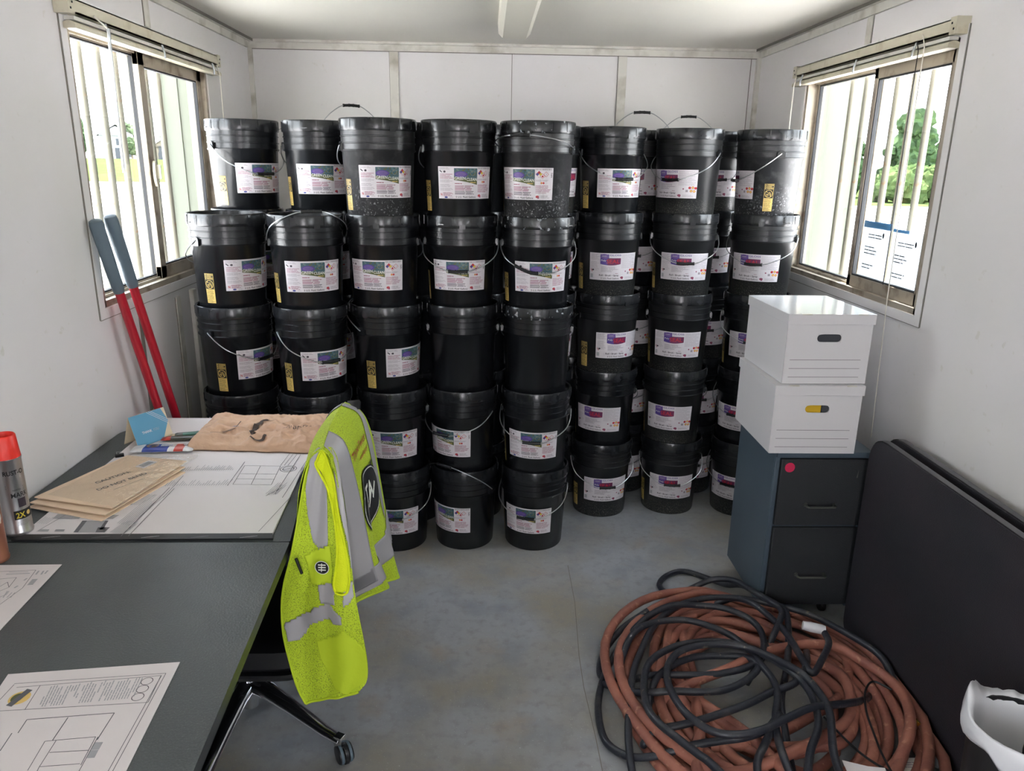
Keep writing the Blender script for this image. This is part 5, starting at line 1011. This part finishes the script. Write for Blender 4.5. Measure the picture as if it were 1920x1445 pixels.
a = Art(.5); a.ell(0, 0, .0185, .0185, 'dot_red', 0, 30); o = a.build('sticker', lambda u, v, l: (.050+u, .0012, .640+v), r); o['label'] = 'round red sticker'
m = MB(); m.add([(.300, .0015, .60), (.306, .0015, .60), (.3055, .0015, .632)], [(0, 1, 2)], 'steel_pull'); m.build('key_tag', r)
for (x, y) in ((.06, .08), (.28, .08), (.06, .34), (.28, .34)): m = MB().lathe([(0, -.01), (.022, -.01), (.024, -.006), (.024, .006), (.022, .01), (0, .01)], 'chair_black', 20, Matrix.Translation((x, y, .024)) @ Matrix.Rotation(pi/2, 4, 'Y')).box(x-.012, y-.012, .03, x+.012, y+.012, .064, 'chair_black'); m.build('caster', r)
def file_box(x, y, z, rz, label, w, d, h, inner, gloss):
    r = empty('file_box', (x, y, z), rz); tag(r, label, 'box', 'stacked file boxes')
    m = MB(); t = .004
    # walls with an oval hand hole in the front
    hx, hz, hw, hh = w*.5, h*.66, .043, .014
    n = 48; oval = []; out = []
    for i in range(n):
        an = 2*pi*(i+.5)/n; cx_ = (hw-hh) if cos(an) > 0 else -(hw-hh)
        oval.append((hx+cx_+hh*cos(an), hz+hh*sin(an)))
        c1, s1 = cos(an), sin(an); k_ = 1/max(abs(c1), abs(s1)); out.append((hx+hw*1.02*c1*k_, hz+hh*1.02*s1*k_))
    vs_ = [(u, 0, v) for u, v in oval]+[(u, 0, v) for u, v in out]; fs = []
    for i in range(n): fs.append((i, (i+1) % n, n+(i+1) % n, n+i))
    m.add(vs_, fs, 'box_white')
    bw, bh = hw*1.02, hh*1.02
    for (u0, v0, u1, v1) in ((0, 0, w, hz-bh), (0, hz+bh, w, h), (0, hz-bh, hx-bw, hz+bh), (hx+bw, hz-bh, w, hz+bh)): m.add([(u0, 0, v0), (u1, 0, v0), (u1, 0, v1), (u0, 0, v1)], [(0, 1, 2, 3)], 'box_white')
    for q in (0, 1, 2, 3):
        sx_, sz_ = (1, 1, -1, -1)[q], (1, -1, 1, -1)[q]
        m.add([(hx+sx_*bw, 0, hz+sz_*bh), (hx+sx_*bw*.93, 0, hz+sz_*bh), (hx+sx_*bw, 0, hz+sz_*bh*.8)], [(0, 1, 2)], 'box_white')
    m.add([(u, t, v) for u, _, v in vs_[:n]]+[v for v in vs_[:n]], [(i, (i+1) % n, n+(i+1) % n, n+i) for i in range(n)], 'box_white')
    m.box(0, t, 0, t, d, h, 'box_white').box(w-t, t, 0, w, d, h, 'box_white').box(t, d-t, 0, w-t, d, h, 'box_white').box(t, t, 0, w-t, d-t, t, 'box_white').box(t, .0005, 0, w-t, t, .002, 'box_white')
    m.build('carton', r, smooth=False)
    if inner == 'yellow':
        q = MB(); q.box(hx-.05, .008, hz-.03, hx+.018, .02, hz+.03, 'yellow_thing').lathe([(0, -.03), (.018, -.026), (.024, 0), (.018, .026), (0, .03)], 'yellow_thing', 16, Matrix.Translation((hx-.018, .035, hz)) @ Matrix.Rotation(pi/2, 4, 'Y')).box(hx+.018, .008, hz-.03, hx+.06, .02, hz+.03, 'hole_dark'); o = q.build('hole_backing', r, bevel=.004); o['label'] = 'yellow thing seen through the hand hole'
    else: q = MB(); q.box(hx-.06, .008, hz-.03, hx+.06, .012, hz+.03, 'hole_dark'); q.build('hole_backing', r)  # dark sheet behind the hole stands in for the shaded inside
    lid = MB(); e = .005; lh = .036; lid.box(-e, -e, h-lh, w+e, d+e, h, 'box_white')
    lid.add([(-e, -e, h+.0003), (w+e, -e, h+.0003), (w+e, d+e, h+.0003), (-e, d+e, h+.0003)], [(0, 1, 2, 3)], gloss)
    for q in (.14*w, .80*w): lid.box(q, -e-.0006, h-.003, q+.036, -e+.01, h+.0008, 'trim_paint')
    lid.build('lid', r, bevel=.0012, smooth=False)
    for q in range(3):
        pass
    a = Art(.5)
    for q in range(3): a.rect(.018, h*(.345-.125*q), w-.028, h*(.345-.125*q)+.0014, 'box_line', 0)
    a.build('printed_lines', lambda u, v, l: (u, -.0006, v), r)
    return r
file_box(1.012, 2.487, CZ+.001, radians(-.5), 'white lidded file box with yellow thing in its hand hole, lower of two', .308, .39, .253, 'yellow', 'box_white')
file_box(1.034, 2.50, CZ+.2560, radians(1.0), 'white lidded file box on top of the other, dark hand hole', .298, .38, .247, 'dark', 'box_gloss')

# ---------------------------------------------------------------- folded tables on edge
def table_on_edge(x, y0, y1, h, label, th, ang):
    r = empty('table_top', (x, y0, 0), ang); tag(r, label, 'table', 'dark table tops on edge')
    P = rounded([(0, 0), (y1-y0, 0), (y1-y0, h), (0, h)], [.06, .06, .10, .10], 8)
    tf = Matrix(((0, 0, 1, 0), (1, 0, 0, 0), (0, 1, 0, 0), (0, 0, 0, 1)))
    m = MB(); m.prism(P, 0, th, 'table_black', tf); m.build('board', r, bevel=.002)
    cx_, cy_ = (y1-y0)/2, h/2; ring_ = [(p[0], p[1]) for p in P]
    m = MB(); n = len(ring_); vs_ = []
    for (s, zz) in ((1.0, .004), (1.0, th-.004)):
        for (u, v) in ring_:
            du, dv = u-cx_, v-cy_; vs_.append((zz, cx_+du+.0025*(1 if du > 0 else -1), cy_+dv+(.0025 if dv > 0 else 0)))
    m.add(vs_, [(i, (i+1) % n, n+(i+1) % n, n+i) for i in range(n)], 'table_band'); m.build('edge_band', r)
    return r
table_on_edge(1.360, .55, 2.455, .785, 'dark table top standing on edge beside the hoses', .030, 0)
table_on_edge(1.440, .60, 2.50, .775, 'second dark table top on edge, between the first and right wall', .030, 0)

# ---------------------------------------------------------------- hoses
def lay(pts, z, r, var=0, seed=0):
    out = []
    for i, p in enumerate(pts):
        if isinstance(z, (list, tuple)):
            f = i/(len(pts)-1)*(len(z)-1); k_ = min(int(f), len(z)-2); zz = z[k_]+(z[k_+1]-z[k_])*(f-k_)
        else: zz = z
        out.append(Vector((min(p[0], 1.352-r), p[1], zz+var*noise.noise(Vector((i*.7, seed*3.1, 0))))))
    return out
random.seed(4)
hr = .0165
r = empty('air_hose', (.92, 2.05, 0)); tag(r, 'thick faded orange hose in a large flat coil under the black ones', 'hose')
OC = Vector((.92, 2.05, 0))
pts = []; turns = 13; n = 26
for i in range(turns*n):
    th = 2*pi*i/n+.6; tn = i/n
    k2 = .5+.5*sin(tn*2.4+1.0)
    rx = .465-.24*k2+.02*noise.noise(Vector((tn*1.7, 1, 0))); ry = .575-.29*k2+.02*noise.noise(Vector((tn*1.9, 7, 0)))
    wob = .035*noise.noise(Vector((cos(th)*1.3+tn*.9, sin(th)*1.3, tn*.6)))
    cxx = .90+.025*sin(tn*1.9); cyy = 2.045+.03*cos(tn*1.3)
    x = cxx+(rx+wob)*cos(th); y = cyy+(ry+wob)*sin(th)
    z = hr+.004+.058*(tn/turns)+.012*noise.noise(Vector((th*.8, tn, 5)))
    y = min(y, 2.475+max(0, 1.03-x)*1.5)
    pts.append((x, y, max(hr+.001, z)))
pp = [Vector((min(p[0], 1.352-hr), p[1], p[2]))-OC for p in smooth_path(pts, 2)]
MB().tube(pp, hr, 'hose_orange', 10).build('hose', r, angle=80)
def loose(name, lists, rad, mt):
    m = MB()
    for L_, z in lists: m.tube([p-OC for p in smooth_path(lay(L_, z, rad), 6)], rad, mt, 10)
    m.build(name, r, angle=80)
O1 = [(.50, 1.92), (.57, 1.99), (.68, 2.045), (.80, 2.09), (.909, 2.153), (1.069, 2.213), (1.201, 2.212), (1.27, 2.12), (1.31, 2.03), (1.31, 1.93), (1.25, 1.80), (1.15, 1.70), (1.0, 1.62)]
O2 = [(.80, 2.42), (.90, 2.32), (1.00, 2.22), (1.085, 2.171), (1.132, 2.13), (1.17, 2.072), (1.158, 1.98), (1.101, 1.871), (1.0, 1.80), (.88, 1.74), (.74, 1.70), (.62, 1.72)]
O3 = [(.78, 2.43), (.692, 2.373), (.655, 2.305), (.625, 2.176), (.629, 2.088), (.66, 1.986), (.74, 1.88), (.80, 1.78), (.84, 1.66)]
O4 = [(.74, 2.42), (.71, 2.30), (.70, 2.16), (.68, 2.02), (.652, 1.918), (.635, 1.822), (.607, 1.748), (.588, 1.659), (.60, 1.56)]
O5 = [(.66, 1.80), (.78, 1.81), (.90, 1.86), (1.022, 1.93), (1.14, 2.007), (1.228, 2.129), (1.26, 2.22)]
loose('loose_loop', [(O1, [.04, .06, .085]+[.098]*8+[.06, .03]), (O2, [.03, .07]+[.085]*8+[.06, .03]), (O3, .075), (O4, [.04, .07, .05]+[.080]*5), (O5, .05)], hr, 'hose_orange')
m = MB(); m.lathe([(0, 0), (.012, 0), (.012, .014), (.009, .016), (.009, .03), (.011, .032), (.011, .042), (.006, .044), (0, .044)], 'brass', 6, Matrix.Translation(Vector((1.268, 1.838, .07))-OC) @ Matrix.Rotation(.7, 4, 'Y')); m.build('brass_fitting', r)
HB = {
 'a': ([(1.285, 1.844), (1.325, 1.951), (1.33, 2.041), (1.33, 2.148), (1.27, 2.265), (1.193, 2.369), (1.111, 2.43), (.995, 2.487), (.896, 2.497), (.789, 2.476), (.689, 2.421), (.594, 2.305), (.529, 2.178), (.485, 2.08), (.454, 1.963), (.433, 1.864), (.423, 1.751), (.431, 1.681), (.45, 1.60), (.50, 1.50)], [.04, .06, .09, .11, .115, .115, .115, .11, .11, .11, .105, .105, .10, .09, .07, .05, .03, .02, .014, .014]),
 'b': ([(.606, 2.428), (.507, 2.387), (.432, 2.307), (.4, 2.22), (.403, 2.159), (.459, 2.109), (.547, 2.079), (.641, 2.059), (.741, 2.063), (.848, 2.085), (.921, 2.133), (.963, 2.214), (.974, 2.301), (.942, 2.371), (.873, 2.42), (.779, 2.439), (.689, 2.421), (.595, 2.374), (.498, 2.295), (.421, 2.189), (.379, 2.081), (.361, 1.973), (.366, 1.873), (.402, 1.818), (.446, 1.783), (.507, 1.764), (.588, 1.759), (.678, 1.769), (.757, 1.775), (.828, 1.804), (.879, 1.85), (.804, 1.752), (.753, 1.676), (.74, 1.58)], [.10, .05, .02, .014, .016, .04, .085, .10, .10, .10, .105, .11, .11, .115, .115, .115, .125, .11, .07, .03, .014, .014, .014, .016, .03, .06, .09, .10, .105, .11, .12, .11, .10, .09]),
 'c': ([(.44, 2.10), (.47, 2.19), (.519, 2.262), (.598, 2.322), (.711, 2.338), (.797, 2.303), (.864, 2.237), (.899, 2.143), (.907, 2.075), (.918, 2.001), (.901, 1.923), (.868, 1.85), (.84, 1.76), (.83, 1.66), (.83, 1.55)], [.02, .07]+[.118]*10+[.115, .11, .10]),
 'd': ([(.66, 1.56), (.612, 1.652), (.59, 1.686), (.551, 1.742), (.506, 1.809), (.487, 1.879), (.5, 1.988), (.534, 2.079), (.59, 2.137), (.67, 2.176), (.766, 2.195), (.848, 2.184), (.908, 2.133), (.954, 2.084), (.991, 2.018), (1.005, 1.947), (.994, 1.864), (.964, 1.779), (.906, 1.694), (.858, 1.60)], .130),
 'e': ([(.40, 2.12), (.45, 2.02), (.52, 1.979), (.583, 1.97), (.665, 1.964), (.752, 1.976), (.839, 2.02), (.898, 2.084), (.877, 2.133), (.80, 2.16), (.70, 2.15), (.61, 2.10), (.54, 2.02), (.50, 1.90), (.52, 1.78)], [.02, .07, .10, .11, .11, .11, .11, .11, .11, .10, .10, .10, .10, .06, .03]),
 'f': ([(1.16, 2.30), (1.10, 2.18), (1.05, 2.07), (.98, 1.99), (.896, 1.957), (.801, 1.907), (.669, 1.853), (.585, 1.834), (.513, 1.839), (.47, 1.82), (.52, 1.86)], [.02, .09, .12, .12, .115, .11, .11, .10, .08, .04, .03]),
 'g': ([(1.30, 2.10), (1.24, 2.01), (1.17, 1.94), (1.07, 1.88), (.97, 1.848), (.879, 1.803), (.783, 1.753), (.702, 1.74), (.643, 1.762), (.593, 1.823), (.573, 1.902), (.572, 1.987), (.6, 2.069), (.658, 2.126), (.755, 2.155), (.843, 2.149), (.899, 2.123), (.971, 2.046), (1.011, 1.991), (1.025, 1.896), (1.014, 1.817), (.962, 1.68), (.938, 1.58)], [.02, .05, .09, .13]+[.145]*19),
 'h': ([(.86, 1.62), (.88, 1.73), (.90, 1.84), (.93, 1.96), (.988, 2.074), (1.049, 2.213), (1.093, 2.346), (1.09, 2.40), (1.035, 2.50), (1.015, 2.60), (.985, 2.69), (.95, 2.79), (.856, 2.854), (.776, 2.826), (.726, 2.754), (.735, 2.68), (.786, 2.641), (.906, 2.655), (.985, 2.62), (1.025, 2.54), (1.06, 2.44), (1.081, 2.37), (1.03, 2.28), (.96, 2.20), (.88, 2.12)], [.02, .03, .06, .08, .09, .10, .125, .13, .125, .10, .05, .016, .014, .014, .014, .02, .04, .09, .11, .12, .13, .135, .12, .07, .02]),
 'i': ([(1.19, 2.255), (1.178, 2.191), (1.109, 2.091), (1.05, 2.026), (1.048, 2.112), (1.052, 2.256), (1.025, 2.37), (.994, 2.443), (.95, 2.51), (.88, 2.55)], [.125]*8+[.10, .04])}
br = .0115
r = empty('rubber_hose', (.70, 2.10, 0)); tag(r, 'thin black rubber hose looped loosely over the orange coil', 'hose')
OC2 = Vector((.70, 2.10, 0))
for kk, (L_, z) in HB.items():
    m = MB(); m.tube([p-OC2 for p in smooth_path(lay(L_, z, br, .006, ord(kk)), 6)], br, 'hose_black', 10); m.build('hose_length', r, angle=80)
m = MB(); tf = Matrix.Translation(Vector((1.195, 2.262, .125))-OC2) @ Vector((-1, .28, .1)).to_track_quat('Z', 'Y').to_matrix().to_4x4()
m.lathe([(0, 0), (.015, 0), (.017, .01), (.0175, .05), (.015, .075), (0, .077)], 'bag_film', 20, tf); o = m.build('coupling', r); o['label'] = 'translucent white end coupling'
# thin cords crossing the coil
for pts_, zz, lab in (([(1.29, 1.98), (1.25, 2.02), (1.20, 1.97), (1.16, 1.88), (1.14, 1.80), (1.12, 1.70), (1.11, 1.58)], .10, 'thin black cord crossing the right side of the coil'), ([(1.02, 1.86), (1.04, 1.78), (1.06, 1.72), (1.09, 1.67), (1.14, 1.62)], .10, 'short thin dark cord over the near side of the coil')):
    c0 = Vector((pts_[0][0], pts_[0][1], 0)); m = MB(); m.tube([p-c0 for p in smooth_path([(x, y, zz) for x, y in pts_], 5)], .0035, 'grip', 6); tag(m.build('thin_cord', loc=c0), lab, 'cord')

# ---------------------------------------------------------------- waste bin with liner, bits on the floor
bx_, by_, bz_ = 1.225, 1.385, .47
r = empty('waste_bin', (bx_, by_, 0)); tag(r, 'black waste bin with white plastic liner at lower right', 'bin')
m = MB(); m.lathe([(0, .004), (.085, 0), (.088, .004), (.106, bz_-.01), (.110, bz_-.008), (.110, bz_), (.104, bz_), (.084, .01), (0, .008)], 'bin_plastic', 40); m.build('bin_body', r)
rows = []
for j in range(17):
    t = j/16; row = []
    for i in range(61):
        an = 2*pi*i/60; q = noise.noise(Vector((cos(an)*2.2, sin(an)*2.2, t*2))); q2 = noise.noise(Vector((cos(an)*6, sin(an)*6, t*4+3)))
        if t < .5: tt = t/.5; rr = .096-.012*tt*0+.008*q*(1-tt)+.006*tt; z = bz_-.20*(1-tt)+.012*tt+.008*q2*tt
        else: tt = (t-.5)/.5; rr = .116+.006*sin(pi*tt)+.005*q*tt+.003*q2; z = bz_+.012-(.050+.03*q)*tt+.006*q2
        spike = max(0, cos(an-2.35))**10*(1-abs(t-.5)*2)
        row.append((rr*cos(an), rr*sin(an), z+spike*.05))
    rows.append(row)
m = MB(); m.grid(rows, 'bag_film'); m.build('liner', r, angle=180, solid=.001)
def scrap(name, x, y, z, poly, th, mt, label, cat, rz=0):
    m = MB(); rows = []
    m.prism(poly, 0, th, mt); o = m.build(name, loc=(x, y, z), bevel=.001); o.rotation_euler = (0, 0, rz); tag(o, label, cat); return o
r = empty('cable_adapter', (1.215, 1.715, 0)); tag(r, 'dark box with white side label on the floor by the coil', 'adapter')
MB().box(-.05, -.05, 0, .05, .05, .05, 'grip').build('casing', r, bevel=.006)
a = Art(.5); a.rect(-.036, -.030, .036, .034, 'trim_paint', 0); a.line((-.01, -.018), (.03, -.016), .006, 'ink_dark'); a.lines(-.03, .03, .02, -.005, 3, 'ink_grey'); a.build('sticker', lambda u, v, l: (u, v, .0505+.0003*l), r)
scrap('paper_scrap', .975, 1.585, .118, [(0, 0), (.10, -.03), (.115, .055), (.07, .062), (.01, .085)], .0015, 'paper', 'white paper corner lying on the near side of the coil', 'paper')
m = MB(); rows = []
for j in range(7): rows.append([(.018*cos(1.5+u*.5)*(1+.2*j/6)+.002*noise.noise(Vector((u*3, j, 0))), .03*sin(u*.5-1), .006*j+.004*noise.noise(Vector((u, j*2, 3)))+.004) for u in range(7)])
m.grid(rows, 'bag_film'); tag(m.build('plastic_scrap', loc=(1.325, 1.78, .0), solid=.001), 'small crumpled white scrap by the foot of the table tops', 'scrap')

# ---------------------------------------------------------------- ceiling lamp
r = empty('ceiling_lamp', (.125, 3.85, H)); tag(r, 'long white ceiling light housing running towards the back wall', 'ceiling light')
m = MB()
n = 9; vs_ = []
prof = [(-.078, 0), (-.074, -.045), (-.055, -.064), (.055, -.064), (.074, -.045), (.078, 0)]
y0_, y1_ = -1.22, 0
m.add([(x, y1_, z) for x, z in prof]+[(x, y0_, z) for x, z in prof], [(i, i+1, i+7, i+6) for i in range(5)]+[(5, 4, 3, 2, 1, 0), (6, 7, 8, 9, 10, 11)], 'lamp_diffuser'); m.build('diffuser', r, bevel=.004)

# ---------------------------------------------------------------- outdoors
GZ = -.45
g = MB(); g.box(-400, -200, GZ-.1, 400, 400, GZ, 'concrete'); struct(g.build('ground', smooth=False))
lw = MB(); lw.add([(-320, 74, GZ), (-22, 74, GZ), (-22, 140, 1.5), (-320, 140, 1.5), (-320, 260, 1.6), (-22, 260, 1.6)], [(0, 1, 2, 3), (3, 2, 5, 4)], 'grass'); struct(lw.build('ground_lawn', smooth=False))
struct(MB().box(14, 47, GZ, 160, 150, GZ+.03, 'grass').build('ground_lawn', smooth=False))
def house(x, y, rz, w, d, h, wallm, label, n):
    r = empty('house', (x, y, 1.56), rz); tag(r, label, 'house', 'houses beyond the lot')
    MB().box(-w/2, -d/2, 0, w/2, d/2, h, wallm).build('wall', r, smooth=False)
    rh = h+w*.30; m = MB(); e = .4
    m.add([(-w/2-e, -d/2-e, h-.25), (w/2+e, -d/2-e, h-.25), (0, -d/2-e, rh), (-w/2-e, d/2+e, h-.25), (w/2+e, d/2+e, h-.25), (0, d/2+e, rh)], [(0, 2, 5, 3), (1, 4, 5, 2), (0, 3, 4, 1), (3, 5, 4)], 'shingles')
    m.add([(-w/2, -d/2-.02, h-.01), (w/2, -d/2-.02, h-.01), (0, -d/2-.02, rh-.3)], [(0, 1, 2)], wallm); m.build('roof', r, smooth=False)
    for i, (u, z) in enumerate(((-w*.28, h*.68), (w*.05, h*.68), (w*.3, h*.68), (-w*.3, h*.2), (w*.32, h*.2))):
        MB().box(u-.45, -d/2-.05, z-.6, u+.45, -d/2, z+.7, 'house_glass').build('window', r, smooth=False)
    MB().box(-.5, -d/2-.04, 0, .5, -d/2, 2.1, 'shingles').build('door', r, smooth=False)
for x, y, rz, w, h, wm, lab in ((-90, 163, .9, 8, 4.6, 'siding', 'white two-storey house, left one seen through the left-hand window'), (-76, 165, .45, 6.2, 4.7, 'siding', 'white gabled house in the middle of the left-hand window'), (-68.5, 178, .2, 7, 3.6, 'siding', 'white house right of the middle one behind the window bars'), (-63, 160, .4, 7, 2.6, 'siding_tan', 'low tan house seen through the far pane of the left-hand window')):
    house(x, y, rz, w, 7, h, wm, lab, 0)
ico = bmesh.new(); bmesh.ops.create_icosphere(ico, subdivisions=3, radius=1); ICO = ([v.co.copy() for v in ico.verts], [tuple(v.index for v in f.verts) for f in ico.faces]); ico.free()
def tree(x, y, h, w, label, seed, group, base=None, leaf='leaves'):
    rnd = random.Random(seed); r = empty('tree', (x, y, GZ+.02 if base is None else base)); tag(r, label, 'tree', group)
    MB().tube([(0, 0, 0), (.05, 0, h*.3), (0, .05, h*.7)], [.16, .12, .06], 'bark').build('trunk', r)
    m = MB()
    for i in range(26):
        t = rnd.random(); z = h*(.28+.62*t); rr = w*.5*(1-.55*t)*rnd.uniform(.3, .75); an = rnd.uniform(0, 6.3); s = w*rnd.uniform(.11, .24); c_ = Vector((cos(an)*rr, sin(an)*rr, z)); sd = rnd.random()*50
        m.add([c_+v*s*(1+.35*noise.noise(v*2.5+Vector((sd, 0, 0)))+.28*noise.noise(v*8+Vector((sd, 0, 0)))+.16*noise.noise(v*19+Vector((sd, 0, 0)))) for v in ICO[0]], ICO[1], leaf)
    m.build('crown', r, angle=20)
for i, (x, y, h, w, lab) in enumerate(((-99, 192, 9, 9, 'dark tree above the leftmost house roof'), (-88, 196, 7.5, 9, 'bushy tree above the gap between white houses'), (-77.5, 200, 9, 8, 'tree rising behind the middle white house'), (-68, 196, 7.5, 8, 'broad tree behind the house on the right'), (-58, 188, 7, 9, 'low tree right of the tan house'), (-66.5, 150, 3.6, 3, 'small round garden tree before the tan house'))): tree(x, y, h, w, lab, i, 'trees beyond the houses', 1.58)
for i, (x, y, h, w, lab, lf) in enumerate(((32.6, 60, 6.6, 4.6, 'tall dark tree in the middle of the right-hand window', 'leaves'), (36.6, 62, 4.4, 3.6, 'lower tree right of the tall one outside', 'leaves'), (28.2, 61, 4.3, 3.8, 'bushy tree left of the tall one outside', 'leaves'), (41, 64, 4.6, 4, 'pale tree at the right end of the far tree line', 'leaves'), (24.2, 63, 4.4, 4, 'green tree behind the left pane of the right-hand window', 'leaves'), (27.8, 52, 1.9, 4, 'low pale shrub at the left of the outside shrubs', 'bush_leaves'), (30.8, 54, 2.2, 3.6, 'low shrub in front of the tall outside tree', 'bush_leaves'), (34, 53.5, 2.0, 4, 'low pale shrub on the right of the lawn', 'bush_leaves'))): tree(x, y, h, w, lab, 20+i, 'trees beyond the lawn', None, lf)
